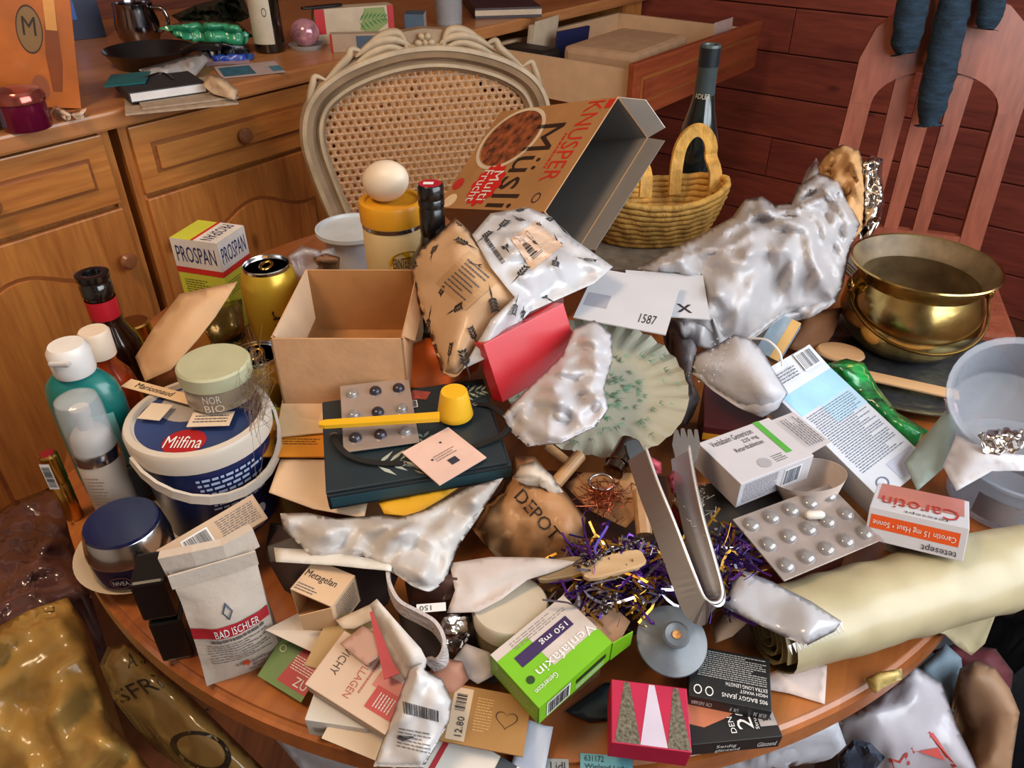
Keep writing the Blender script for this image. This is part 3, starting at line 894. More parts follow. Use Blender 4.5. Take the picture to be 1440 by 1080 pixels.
on_wall(.070, .094, -.55, .55, lines_geo(4, 7, .5, 10), M('#aab4cc', .5), 'small_print')
on_wall(.050, .060, -.40, .55, lines_geo(2, 9, .5, 10), M('#aab4cc', .5), 'small_print')
on_wall(.020, .034, .20, .45, ell_geo(), WHITE, 'seal')
pts = []
for k in range(15):
    a = math.pi * k / 14; pts.append((-math.cos(a) * (R + .003), -math.sin(a) * (R + .006) - .004, h - .016 - .034 * math.sin(a)))
ho = link('handle', tube(pts, 1, flat=(.003, .010), up=(0, 0, 1)), TUBW, t); ho.rotation_euler = (0, 0, .75)
# cards lying on the tub
q0, q1, q3 = (172, 541, .129), (305, 592, .130), (186, 531, .129)
o, f = carton('shop_card', 'long cream paper strip lettered Marionnaud on the tub lid', 'paper', P(170, 543, .128), P(262, 603, .128), P(180, 532, .128), .0006, M('#d8b892', .6), 0)
txt(o, f['top'], (.12, .25, .52, .8), 'Marionnaud')
o, f = carton('paper_strip', 'cream cross-folded paper scrap beside the jar on the tub', 'paper', P(262, 600, .1292), P(322, 598, .1292), P(272, 580, .1292), .0006, PAPERw, 0)
lines(o, f['top'], (.1, .2, .9, .8), 2, seed=3, dense=8)
o, f = carton('paper_scrap', 'small square cream scrap on the lid emblem of the tub', 'paper', P(193, 588, .1286), P(222, 593, .1286), P(210, 566, .1286), .0006, PAPERw, 0)
# cream jar standing on the tub
v = P(299, 508, .171); loc = Vector((v.x, v.y, TZ + .1302)); h = .041; R2 = .0345
t = stand('cosmetic_jar', 'round glass cream jar with a pale green lid standing on the tub', 'jar', loc)
lobj('glass_body', [(0, 0), (.028, 0), (.032, .003), (.0325, h - .016), (.031, h - .014), (0, h - .014)], M('#8a7a66', .15, coat=.5), t, 40)
lobj('lid', [(.033, h - .016), (R2, h - .0155), (R2, h - .002), (R2 - .002, h), (0, h)], M('#a6a486', .45), t, 44)
ac = facing(loc)
arc_put(t, .0327, .014, .022, ac - .55, ac - .05, text_geo('NOR'), M('#d9cfc2', .5))
arc_put(t, .0327, .004, .012, ac - .55, ac + .0, text_geo('BIO'), M('#d9cfc2', .5))
# loose hair tangle over jar and box corner
rnd = random.Random(8); bm = bmesh.new()
vs, fs = [], []
for k in range(90):
    cpx, cpy = rnd.gauss(358, 7), rnd.gauss(545, 22)
    pts = [P(cpx + rnd.gauss(0, 11), cpy + rnd.gauss(0, 20), .132 + rnd.uniform(0, .04)) for _ in range(4)]
    c = catmull(pts, 5); m = tube(c, .00018, 3); k0 = len(vs)
    vs += [v.co.copy() for v in m.vertices]; fs += [tuple(k0 + i for i in p.vertices) for p in m.polygons]; bpy.data.meshes.remove(m)
o = link('hair_tangle', mesh(vs, fs), M('#6a5540', .6)); tag(o, 'tangle of loose brown hair caught beside the cream jar', 'hair', None, 'stuff')

# blue cream jar on a saucer
v = P(206, 778, .006)
t = stand('saucer', 'white china saucer under the navy cream jar', 'saucer', Vector((v.x, v.y, TZ)))
lobj('dish', [(0, .002), (.035, .002), (.04, 0), (.043, .002), (.052, .012), (.061, .017), (.062, .019), (.052, .015), (.04, .006), (0, .006)], M('#cbb79f', .3, coat=.3), t, 48)
v = P(184, 720, .072); loc = Vector((v.x - .004, v.y - .012, TZ + .0195)); h = .053
t = stand('face_cream_jar', 'navy face cream jar with a silver shoulder on the saucer', 'jar', loc)
NV2 = M('#10163a', .18, coat=.5, var=.05)
lobj('base', [(0, 0), (.034, 0), (.0375, .004), (.0375, h * .5), (0, h * .5)], NV2, t, 44)
lobj('shoulder', [(.0375, h * .5), (.0378, h * .52), (.034, h * .93), (.033, h * .95)], SILVER, t, 44, False)
lobj('lid_top', [(.0335, h * .93), (.032, h), (.020, h - .001), (0, h - .002)], NV2, t, 44)
ac = facing(loc)
arc_put(t, .0377, .006, .020, ac - .75, ac - .25, ring_geo(.06), SILVER, 'logo_ring')
arc_put(t, .0377, .010, .015, ac - .68, ac - .32, text_geo('NIVEA'), WHITE)
arc_put(t, .0377, .012, .018, ac + .05, ac + .65, text_geo('CELLULAR'), M('#c08a50', .4))
arc_put(t, .0377, .004, .010, ac + .05, ac + .50, text_geo('FILLER'), M('#c08a50', .4))
soft('paper_scrap', 'crumpled tan paper scrap tucked in front of the navy jar', 'paper', [(185, 783, .03), (206, 780, .032), (210, 800, .022), (196, 806, .02), (184, 798, .022)], PAPERw, .006, .004, .015, .01, 5, 3)
# barcode carton leaning between jar and salt bag
o, f = carton('medicine_box', 'slim tan medicine box with a barcode, tilted above the salt bag', 'box', (243, 811, .050), (374, 724, .056), (221, 773, .068), .026, M('#b79a7e', .6, var=.05))
bars(o, f['top'], (.22, .25, .46, .78), 26, seed=3)
lines(o, f['top'], (.55, .15, .95, .85), 6, seed=3, dense=6)
lines(o, f['left'], (.1, .2, .9, .8), 3, seed=5, dense=6)
lines(o, f['back'], (.2, .3, .6, .7), 1, INK, 5, 180)
# black hinged case
BK = M('#0c0b0c', .3, coat=.2)
t = thing('black_case', 'black plastic double case standing beside the salt bag', 'case', P(254, 912, 0), math.radians(12))
box('lower_half', -.013, .013, -.012, .025, .0, .050, BK, t, .003)
box('upper_half', -.015, .012, -.012, .023, .054, .098, BK, t, .003)
box('hinge', -.004, .004, -.008, .012, .049, .055, BK, t)

# salt bag
cen_ = P(330, 900, .0); fl = P(291, 965, .0); fr = P(400, 928, .0)
mt, lx, _ = frame(fl, fr, fl + Vector((0, 0, 1)))
xax = (fr - fl); xax.z = 0; lx = xax.length; xax.normalize(); bk = Vector((-xax.y, xax.x, 0))
H = .125
root = thing('salt_bag', 'white paper salt bag with a red band and rolled-down top', 'bag', fl)
MT = Matrix.Identity(4)
for i in range(3): MT[i][0], MT[i][1], MT[i][2], MT[i][3] = xax[i], bk[i], (0, 0, 1)[i], fl[i]
root.matrix_world = MT
SB = M('#c3b4a6', .75, var=.05, bump=.25, bscale=90)
D = .042
nx, nz = 12, 14
vs, fs = [], []
def bagp(s, z, side):
    """side 0 front, 1 back; pinched towards the rolled top, front face bulges"""
    k = z / H
    d = D * (1 - .80 * k ** 1.6)
    y = (-.010 * math.sin(math.pi * min(1, k * 1.1)) * math.sin(math.pi * s)) if side == 0 else d
    x = lx * s + (.5 - s) * .004 * math.sin(3 * k)
    y += k * .014 if side == 0 else k * .006
    w = noise.noise(Vector((s * 5, z * 60, side * 4))) * .0022 * (1 if 0 < k < 1 else .3)
    return (x, y + w, z)
for side in (0, 1):
    for j in range(nz + 1):
        for i in range(nx + 1): vs.append(bagp(i / nx, H * j / nz, side))
N1 = (nx + 1) * (nz + 1)
for j in range(nz):
    for i in range(nx):
        a = j * (nx + 1) + i; fs.append((a, a + 1, a + nx + 2, a + nx + 1)); fs.append((N1 + a, N1 + a + nx + 1, N1 + a + nx + 2, N1 + a + 1))
    a = j * (nx + 1); fs.append((a, a + nx + 1, N1 + a + nx + 1, N1 + a)); a += nx; fs.append((a, N1 + a, N1 + a + nx + 1, a + nx + 1))
for i in range(nx):
    fs.append((i, N1 + i, N1 + i + 1, i + 1)); a = nz * (nx + 1) + i; fs.append((a, a + 1, N1 + a + 1, N1 + a))
body = link('paper_body', mesh(vs, fs), SB, root); smooth_by_angle(body, 50)
def bagprint(rect, geo, mat, nm, lift=.0008):
    vs, fs = geo; u0, v0, u1, v1 = rect; out = []
    for x, y in vs:
        s = u0 + (u1 - u0) * x; z = H * (v0 + (v1 - v0) * y); p = bagp(s, z, 0); out.append((p[0], p[1] - lift, z))
    return link(nm, mesh(out, fs), mat, root)
def grid_geo(n, m):
    vs = [(i / n, j / m) for j in range(m + 1) for i in range(n + 1)]
    return vs, [(j * (n + 1) + i, j * (n + 1) + i + 1, (j + 1) * (n + 1) + i + 1, (j + 1) * (n + 1) + i) for j in range(m) for i in range(n)]
bagprint((0.0, .44, 1, .53), grid_geo(12, 2), M('#9c1622', .6), 'red_band', .0012)
bagprint((.28, .455, .86, .515), text_geo('BAD ISCHLER'), WHITE, 'lettering', .0022)
bagprint((.44, .57, .58, .70), ring_geo(.16, 4), M('#3d4a5c', .5), 'logo', .0012)
bagprint((.2, .395, .9, .425), lines_geo(1, 3, .8, 12), M('#5a5350', .6), 'small_print', .0012)
bagprint((.12, .20, .92, .38), lines_geo(8, 5, .34, 18), M('#6a625e', .6), 'small_print', .0012)
bagprint((.42, .125, .92, .165), text_geo('salzkammer'), M('#5a524e', .6), 'lettering', .0014)
bagprint((.62, .085, .80, .115), text_geo('gut'), M('#5a524e', .6), 'lettering', .0014)
bagprint((.55, .045, .95, .075), lines_geo(2, 6, .4, 12), M('#6a625e', .6), 'small_print', .0012)
bagprint((.5, .095, .60, .165), poly_geo([(0, .2), (.4, .35), (.6, 0), (1, .6), (.7, 1), (.2, .8)]), M('#c7401a', .6), 'orange_mark', .0014)
rl = link('rolled_top', tube([(-.002, .013 + .006, H + .004), (lx * .33, .014, H + .006), (lx * .66, .013, H + .005), (lx + .002, .019, H + .007)], 1, flat=(.008, .020), up=(0, 0, 1)), SB, root)
box('fold_edge', 0, lx, .006, .0075, H - .012, H + .002, SB, root)

# paper and cards round the salt bag
o, f = carton('medicine_box', 'white medicine box under the pharmacy leaflets at the table front', 'box', (428, 1012, .028), (505, 1046, .026), (432, 975, .030), .024, PAPER)
lines(o, f['front'], (.1, .3, .7, .6), 2, seed=8)
# green and red flyer
o, f = carton('flyer', 'green and red promotional flyer lying beside the salt bag', 'flyer', (362, 950, .010), (430, 975, .012), (420, 880, .03), .0012, M('#5d7a3e', .5), 0)
put(o, f['top'], (.30, .10, 1, .85), poly_geo([(.1, 0), (1, 0), (1, 1), (.35, 1), (.2, .5)]), M('#a81e2a', .5), 'red_field')
txt(o, f['top'], (.68, .15, .95, .3), 'ZU', WHITE, 0, 3)
lines(o, f['top'], (.45, .35, .9, .6), 4, WHITE, 6, 0, 6)
put(o, f['top'], (.08, .5, .22, .62), ring_geo(), M('#c9c49a', .5), 'seal', 0, 3)
# tan folded sheet above the flyer
o, f = carton('tan_card', 'tan folded card sticking out under the opened tablet box', 'card', (428, 935, .045), (520, 960, .046), (470, 856, .055), .002, M('#a88a5c', .6), 0)
# opened tablet box "Metagelan"
MG = M('#c8a888', .6, var=.05)
r_, f, d = open_carton('tablet_box', 'opened tan tablet box lettered Metagelan with spread flaps', 'box', (408, 828, .078), (474, 839, .078), (453, 792, .080), .034, MG, M('#b58355', .7), 'front')
txt(r_, f['top'], (.05, .42, .80, .68), 'Metagelan')
lines(r_, f['top'], (.05, .05, .55, .28), 2, seed=4, dense=6)
lines(r_, f['right'], (.1, .1, .9, .9), 7, seed=6, dense=8)
lx_, ly_, lz_ = d
panel('flap', [(0, 0, -lz_), (lx_, 0, -lz_), (lx_ * .9, -.022, -lz_ - .006), (-.012, -.026, -lz_ + .004)], M('#d4c3b4', .6), r_)
panel('flap', [(lx_, 0, -.001), (lx_, 0, -lz_ + .001), (lx_ - .022, -.014, -lz_ * .75), (lx_ - .022, -.014, -lz_ * .2)], M('#c39a70', .7), r_)
# leaflet lying beneath the white carrier bag
soft('leaflet', 'long printed leaflet strip sticking out under the white carrier bag', 'leaflet', [(385, 770, .085), (470, 775, .09), (552, 792, .095), (550, 803, .095), (470, 795, .09), (388, 790, .085)], PAPER, .002, .001, .04, .01, 8, 2, sheet=.0006)
soft('leaflet', 'dark photo leaflet behind the salt bag top', 'leaflet', [(376, 768, .075), (440, 745, .085), (560, 780, .092), (548, 792, .09), (450, 782, .085), (380, 790, .078)], M('#4a4440', .5, var=.5, nscale=40), .002, .001, .05, .01, 8, 4, sheet=.0006)
# ================================================================== middle of the table
# tall yellow-lidded tin and egg
loc, h = at(550, 280, .925)
t = stand('food_tin', 'cream round tin with an orange-yellow plastic lid', 'tin', loc)
CRM = M('#c9a05a', .4, var=.08)
lobj('can', [(0, 0), (.038, 0), (.0395, .003), (.0395, h - .024), (.038, h - .022)], M('#c4a878', .4, var=.1, nscale=10), t, 40)
lobj('lid', [(.0385, h - .026), (.041, h - .026), (.0415, h - .004), (.040, h), (.034, h), (.032, h - .003), (0, h - .003)], M('#c98a1a', .4), t, 40)
ac = facing(loc)
arc_face(t, .0396, h - .032, h - .027, ac - 1.6, ac + 1.6, SILVER, 'silver_rim', 24)
arc_put(t, .0396, h - .085, h - .055, ac - .25, ac + .85, ell_geo(), M('#d8a01c', .4), 'oval_label')
arc_put(t, .0398, h - .077, h - .063, ac - .12, ac + .75, text_geo('ERNTESEGEN'), INK)
arc_put(t, .0398, h - .118, h - .095, ac - .1, ac + .7, lines_geo(1, 3, .7, 4), INK, 'small_print')
e = link('egg', lathe([(0, -.0285)] + [((.0222 + .0018 * math.cos(a)) * math.sin(a), -.0285 * math.cos(a)) for a in [math.pi * k / 16 for k in range(1, 16)]] + [(0, .0285)], 28), M('#e0cdb6', .45, var=.03, bump=.04, bscale=200), None, True)
e.location = (loc.x - .004, loc.y, TZ + h - .003 + .0236); e.rotation_euler = (math.radians(20), math.radians(68), math.radians(-12))
e.scale = (1.13, 1.13, 1.13); e.location.z += .003; tag(e, 'white hen egg resting on the yellow tin lid', 'egg')
# wine bottle with black cap in front of the tin
v = PY(600, 258, .865); loc = Vector((v.x + .004, v.y, TZ)); h = v.z - TZ
t = stand('wine_bottle', 'dark wine bottle with a black cap topped red and white, behind the kraft box', 'bottle', loc)
lobj('glass', [(0, 0), (.034, 0), (.036, .004), (.036, h - .12), (.032, h - .10), (.017, h - .075), (.0145, h - .06), (.0145, h - .01), (0, h - .01)], M('#0b0d0c', .08, coat=.6), t)
lobj('cap', [(.0147, h - .062), (.0152, h - .06), (.0152, h - .03), (.0146, h - .029), (.0146, h - .026), (.0156, h - .025), (.0156, h - .018), (.0150, h - .017), (.0156, h - .016), (.0156, h - .002), (.0140, h), (0, h)], M('#0e0e10', .25, coat=.3), t)
lobj('cap_disc', [(0, h + .0003), (.0135, h + .0003)], M('#a21c2c', .4), t, 24, False)
put(t, Face((-.008, -.004, h + .0003), (1, 0, 0), (0, 1, 0), .012, .008), (0, 0, 1, 1), RECT, WHITE, 'disc_print')
# beer cans
def can(px, py, y, H, label, tilt=(0, 0), lean=0):
    v = PY(px, py, y); t = stand('beer_can', label, 'can', Vector((v.x, v.y, TZ)), tilt)
    G = M('#b8942c', .3, .45, var=.08)
    lobj('body', [(0, .003), (.023, 0), (.027, .004), (.033, .014), (.033, H - .022), (.0295, H - .008), (.027, H - .004)], G, t, 40)
    lobj('rim', [(.0265, H - .004), (.027, H), (.0262, H + .001), (.0255, H - .001), (.025, H - .005), (.024, H - .006), (0, H - .005)], SILVER, t, 40)
    ac = facing(v)
    tb = Vector((math.cos(ac + .9), math.sin(ac + .9), 0)); 
    m = tube([Vector((0, 0, H - .0015)) + Vector((math.cos(a) * .006, math.sin(a) * .011, 0)) for a in [2 * math.pi * k / 16 for k in range(16)]], .0022, 6, True)
    rg = link('pull_tab', m, M('#c9a050', .2, 1), t, True); rg.rotation_euler = (0, 0, ac + 1.2)
    put(t, Face((-.009 + .007 * math.cos(ac), -.009 + .013 * math.sin(ac), H - .0048), (1, 0, 0), (0, 1, 0), .018, .014), (0, 0, 1, 1), ell_geo(), M('#0c0a08', .5), 'opening')
    return t, ac
v = PY(374, 372, .815)
t, ac = can(374, 372, .815, v.z - TZ, 'tall open gold beer can lettered in black by the kraft box')
arc_put(t, .0332, .06, .135, ac - .25, ac + .35, text_geo('inger'), M('#3a2408', .5), rot=90)
can(354, 470, .722, .115, 'short gold beer can squeezed between the tub and the kraft box')
# syrup carton
YG = M('#b9b83a', .5, var=.05)
o, f = carton('syrup_box', 'yellow-green syrup box lettered PROSPAN by the sideboard', 'box', P(304, 343, .141), P(341, 317, .141), P(239, 333, .141), .1405, YG)
for fn in ('front', 'left'):
    put(o, f[fn], (0, .70, 1, 1), RECT, M('#d8cfc8', .5), 'white_band')
    put(o, f[fn], (0, .64, 1, .70), RECT, M('#b8241e', .5), 'red_stripe', 0, 2)
    txt(o, f[fn], (.08, .76, .92, .93), 'PROSPAN', M('#1c2a5c', .5), 0, 3)
    lines(o, f[fn], (.1, .42, .75, .58), 4, M('#5a5a1c', .5), 4, 0, 8)
put(o, f['top'], (0, 0, 1, .5), RECT, M('#d8cfc8', .5), 'white_band'); put(o, f['top'], (0, .5, 1, .56), RECT, M('#b8241e', .5), 'red_stripe', 0, 2)
txt(o, f['top'], (.08, .15, .92, .4), 'PROSPAN', M('#2a2a4c', .5), 180, 3)
# brown paper strip leaning beside it
soft('paper_sheet', 'tan folded paper strip standing between bottles and beer can', 'paper', [(190, 502, .10), (215, 462, .13), (253, 413, .155), (334, 396, .165), (303, 445, .145), (277, 478, .135), (240, 520, .115), (204, 536, .10)], M('#b8926c', .7, var=.06), .006, .002, .05, .01, 9, 5, sheet=.0008)
soft('foil_wrapper', 'dark green and gold wrapper crumpled beside the beer can', 'wrapper', [(283, 455, .04), (310, 425, .05), (340, 420, .05), (345, 470, .03), (300, 490, .02)], M('#5a4a1c', .3, .4, var=.5, nscale=30), .02, .008, .02, .03, 7, 6)
# kraft box and the carton it stands on
FL, FR, BL = P(379, 474, .17), P(566, 475, .17), P(404, 373, .17)
BL = FL + Vector((0, .158, 0))
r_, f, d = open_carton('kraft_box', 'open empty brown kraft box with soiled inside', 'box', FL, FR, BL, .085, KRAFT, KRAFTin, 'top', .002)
lx_, ly_, lz_ = d
panel('side_flap', [(lx_ - .002, .004, -.001), (lx_ - .002, ly_ - .004, -.001), (lx_ + .007, ly_ * .75, -.026), (lx_ + .006, ly_ * .2, -.024)], KRAFT, r_, .0015)
panel('side_flap', [(.003, .004, .0), (.003, ly_ - .004, .0), (.012, ly_ * .8, -.050), (.012, ly_ * .2, -.050)][::-1], M('#c9a888', .7), r_, .0015)
put(r_, Face((.01, .01, -lz_ + .0016), (1, 0, 0), (0, 1, 0), lx_ - .02, ly_ - .02), (.45, .2, .95, .85), poly_geo([(.1, .3), (.5, 0), (.9, .2), (1, .7), (.6, 1), (.2, .8)]), M('#6a4420', .8, var=.5, nscale=60), 'stain', 0, 2)
def slab(name, label, cat, quad, h, mat, hb=0.0):
    """plain closed carton lying level: 3 corners at height h, reaching down to height hb"""
    return carton(name, label, cat, P(*quad[0], h), P(*quad[1], h), P(*quad[2], h), h - hb - .0004, mat)
slab('shipping_carton', 'closed brown carton that carries the open kraft box', 'box', ((402, 520), (560, 520), (416, 440)), .0842, M('#a87c52', .75, var=.08))
# white lid and film scraps behind the kraft box
v = P(500, 360, .06); t = stand('plastic_cup', 'white plastic cup with a lid behind the kraft box', 'cup', Vector((v.x, v.y, TZ + .05)), (.15, 0))
t.location.z = TZ + .0005; t.rotation_euler = (0, 0, 0)
lobj('disc', [(0, .10), (.05, .10), (.055, .102), (.055, .108), (.052, .108), (.050, .104), (0, .104)], M('#c9d0d8', .35), t, 40)
lobj('cup', [(0, 0), (.03, 0), (.045, .10), (.043, .10), (.028, .003), (0, .003)], M('#c9d0d8', .35), t, 32)
soft('film_scrap', 'crumpled clear film scrap behind the kraft box', 'film', [(405, 360, .15), (425, 345, .155), (450, 352, .155), (470, 348, .15), (478, 372, .13), (440, 375, .12), (410, 372, .13)], POLYc, .015, .012, .02, .03, 6, 7)
soft('paper_wad', 'small brown paper wad behind the kraft box', 'paper', [(440, 362, .15), (458, 356, .16), (478, 362, .15), (476, 376, .135), (445, 376, .135)], M('#7a5230', .8), .012, .008, .015, .04, 6, 9)

# papers under the notebook
slab('shoe_box', 'plain tan box lying under the notebook and envelopes', 'box', ((500, 680), (690, 655), (490, 590)), .080, M('#9a7450', .75))
ORG_ = M('#d8871c', .65, var=.05)
o, f = carton('orange_envelope', 'orange envelope lying under the pale card and notebook', 'envelope', (362, 641, .083), (490, 652, .084), (395, 528, .084), .0016, ORG_, 0)
lines(o, f['top'], (.1, .12, .6, .2), 2, M('#7a4a10', .6), 3, 0, 9)
o, f = carton('pale_card', 'pale embossed card lying on the orange envelope', 'card', (388, 614, .087), (505, 612, .087), (386, 528, .087), .0014, M('#d6b48c', .7), 0)
put(o, f['top'], (.15, .2, .55, .75), poly_geo([(0, .4), (.3, .1), (.8, 0), (1, .4), (.75, .9), (.3, 1)]), M('#cda984', .7), 'embossed_mark')
o, f = carton('green_card', 'lime green card corner poking out left of the orange envelope', 'card', (337, 620, .0785), (392, 642, .0785), (374, 570, .079), .001, M('#8fb02c', .6), 0)
o, f = carton('teal_card', 'teal card corner poking out under the lime card', 'card', (354, 634, .0765), (410, 650, .0765), (378, 590, .077), .001, M('#3f8f9c', .6), 0)
soft('cream_envelope', 'cream envelope corner hanging out below the notebook', 'envelope', [(378, 692, .074), (395, 645, .078), (462, 645, .079), (520, 690, .079), (512, 728, .074), (440, 715, .073)], M('#d2b394', .7, var=.04), .001, .0008, .05, .01, 9, 3, sheet=.0012)
soft('yellow_card', 'yellow card sheets sticking out below the notebook', 'card', [(532, 706, .084), (600, 690, .086), (652, 680, .088), (620, 702, .084), (579, 726, .082), (540, 722, .082)], M('#d9a21c', .6, var=.04), .0005, .0005, .05, .01, 8, 3, sheet=.0016)
soft('orange_sheet', 'orange card standing between the kraft box and the red gift box', 'card', [(566, 490, .115), (600, 475, .13), (680, 482, .13), (672, 520, .105), (620, 545, .095), (576, 545, .095)], M('#c95a14', .5, var=.08), .004, .001, .05, .01, 8, 4, sheet=.0014)
# notebook organiser
NB = M('#1b2429', .45, var=.12, nscale=18)
root, f = carton('notebook', 'dark teal notebook with a botanical print and elastic straps', 'notebook', (459, 698, .102), (722, 660, .106), (446, 566, .108), .018, NB, .002)
nlx = root.dimensions.x; fm = f['top']
pg = link('page_block', bm_mesh(box_bm(.003, fm.w - .001, -.0004, fm.h - .003, -.0145, -.0035, 0)), M('#22424a', .6), root)
cv = link('front_cover', bm_mesh(box_bm(.0, fm.w - .004, .001, fm.h * .72, .0005, .0035, .001)), M('#1f2a30', .4, var=.1), root)
NF = Face((0, 0, .0036), (1, 0, 0), (0, 1, 0), fm.w, fm.h)
def frond(n, curve):
    vs, fs = [], []
    def quad(x0, y0, x1, y1, w):
        dx, dy = x1 - x0, y1 - y0; L = math.hypot(dx, dy) or 1; px, py = -dy / L * w, dx / L * w; k = len(vs)
        vs.extend([(x0, y0), ((x0 + x1) / 2 + px, (y0 + y1) / 2 + py), (x1, y1), ((x0 + x1) / 2 - px, (y0 + y1) / 2 - py)]); fs.append((k, k + 1, k + 2, k + 3))
    for i in range(n):
        s = i / n; x, y = s, .5 + curve * math.sin(s * 2.2)
        for sd in (-1, 1): quad(x, y, min(1, x + .22), y + sd * (.38 - .3 * s), .035)
    return vs, fs
LF = [M('#6a7a6e', .5), M('#a0a69c', .5), M('#3a4a44', .5), M('#7a705e', .5)]
put(root, NF, (.28, .02, .72, .34), frond(7, .1), LF[1], 'leaf_print'); put(root, NF, (.35, .10, .65, .45), frond(6, -.2), LF[0], 'leaf_print', 90)
put(root, NF, (.45, .02, .60, .30), frond(6, .2), LF[3], 'leaf_print', 90, 2)
put(root, Face((0, 0, .0002), (1, 0, 0), (0, 1, 0), fm.w, fm.h), (.72, .60, 1.0, .98), frond(7, .15), LF[1], 'leaf_print', 0, 1)
put(root, Face((0, 0, .0002), (1, 0, 0), (0, 1, 0), fm.w, fm.h), (.80, .74, .99, .99), frond(6, -.1), LF[2], 'leaf_print', 90, 2)
put(root, Face((0, 0, .0002), (1, 0, 0), (0, 1, 0), fm.w, fm.h), (.46, .80, .66, .97), poly_geo([(0, .3), (.3, .1), (.5, .4), (.8, .2), (1, .7), (.5, 1), (.2, .8)]), M('#8a3a30', .5, var=.4, nscale=60), 'flower_print', 0, 1)
put(root, f['front'], (.6, .1, .8, .8), frond(6, .1), LF[2], 'leaf_print')
bars(root, Face((0, 0, .0002), (1, 0, 0), (0, 1, 0), fm.w, fm.h), (.50, .77, .56, .84), 14, seed=2)
ELM = M('#0b0b0d', .6)
W_, H_ = fm.w, fm.h
link('elastic_strap', tube(catmull([(W_ * .06, H_ * .56, .005), (W_ * .08, H_ * .42, .008), (W_ * .14, H_ * .28, .009), (W_ * .26, H_ * .19, .007), (W_ * .42, H_ * .15, .005)], 6), 1, flat=(.006, .0014), up=(0, 0, 1)), ELM, root)
link('elastic_strap', tube(catmull([(W_ * .90, H_ * .66, .004), (W_ * .985, H_ * .58, .007), (W_ * 1.05, H_ * .38, .007), (W_ * .98, H_ * .25, .007), (W_ * .78, H_ * .19, .005)], 6), 1, flat=(.006, .0014), up=(0, 0, 1)), ELM, root)
for (u, v_) in ((.06, .56), (.42, .15), (.90, .66)):
    o = lobj('eyelet', [(.0022, .0), (.0035, .0008), (.0022, .0012)], SILVER, root, 14, False); o.location = (W_ * u, H_ * v_, .004)
# blister strip on the notebook
def blister(label, q0, q1, q3, cols, rows, dome=.0055, mat=None, empty=0.0, r=.0062, seed=1, lz=.0012):
    o, f = carton('blister_pack', label, 'blister pack', q0, q1, q3, lz, mat or M('#b9aaa2', .25, .6, var=.1), .0004)
    rr = random.Random(seed); fw, fh = f['top'].w, f['top'].h
    for i in range(cols):
        for j in range(rows):
            x, y = fw * (i + .5) / cols, fh * (j + .5) / rows
            b = lobj('bubble', [(r, 0), (r * .95, dome * .5), (r * .7, dome * .85), (r * .3, dome), (0, dome)], M('#a8a4a4', .08, .3, var=.3, alpha=.55, coat=.5) if rr.random() > empty else M('#3c3a44', .25, .5, var=.4), o, 16)
            b.location = (x, y, 0)
    return o, f
blister('silver blister pack with round bubbles on the notebook under the scoop', P(483, 636, .1130), P(590, 622, .1135), P(477, 543, .1175), 3, 3, empty=.5)
# yellow scoop lying across the blister
YS = M('#d9a520', .35, var=.04)
v = P(640, 583, .116)
t = thing('measuring_scoop', 'yellow plastic measuring scoop upside down on the notebook', 'scoop', v)
lobj('cup', [(.0175, 0), (.0180, .001), (.0170, .006), (.0135, .026), (.0125, .0285), (0, .029), (0, .0275), (.0118, .027), (.016, 0)], YS, t, 36)
e0 = P(618, 586, .132) - v; e1 = P(449, 597, .128) - v
link('handle', tube([e0, e0.lerp(e1, .5), e0.lerp(e1, .95), e1], [1, .9, .85, .5], flat=(.011, .004), up=(0, 0, 1)), YS, t)
# pink square card
o, f = carton('square_card', 'pale pink square card with a small dark square on the notebook', 'card', P(618, 682, .1125), P(684, 643, .1135), P(565, 636, .1155), .0012, M('#cdaa9c', .6), 0)
put(o, f['top'], (.45, .22, .62, .36), RECT, M('#2a2c3a', .5), 'dark_square', 0, 2)
lines(o, f['top'], (.3, .42, .75, .58), 2, M('#7a6a64', .6), 5, 0, 9)
for u, v_ in ((.25, .5), (.62, .75)): put(o, f['top'], (u, v_, u + .04, v_ + .04), RECT, INK, 'dot', 0, 2)

# white carrier bag
soft('carrier_bag', 'crumpled white plastic carrier bag trailing below the notebook', 'bag',
     [(394, 722, .098), (398, 744, .092), (437, 782, .09), (507, 779, .092), (551, 803, .09), (576, 821, .085), (604, 829, .08), (626, 818, .08), (643, 771, .088), (673, 727, .095), (708, 672, .10), (660, 684, .10), (600, 716, .10), (560, 728, .10), (534, 724, .098), (473, 729, .10), (432, 721, .10)],
     M('#c6bfbb', .42, var=.05, alpha=.92, bump=.3, bscale=40, kind='crease', coat=.08), .012, .010, .016, .03, 5, 2)

# red gift box
RED = M('#b3121f', .35, var=.05, coat=.25)
o, f = carton('gift_box', 'glossy red gift box leaning beside the wheat-print bread bag', 'box', P(707, 566, .115), P(809, 487, .138), P(690, 480, .175), .018, RED)
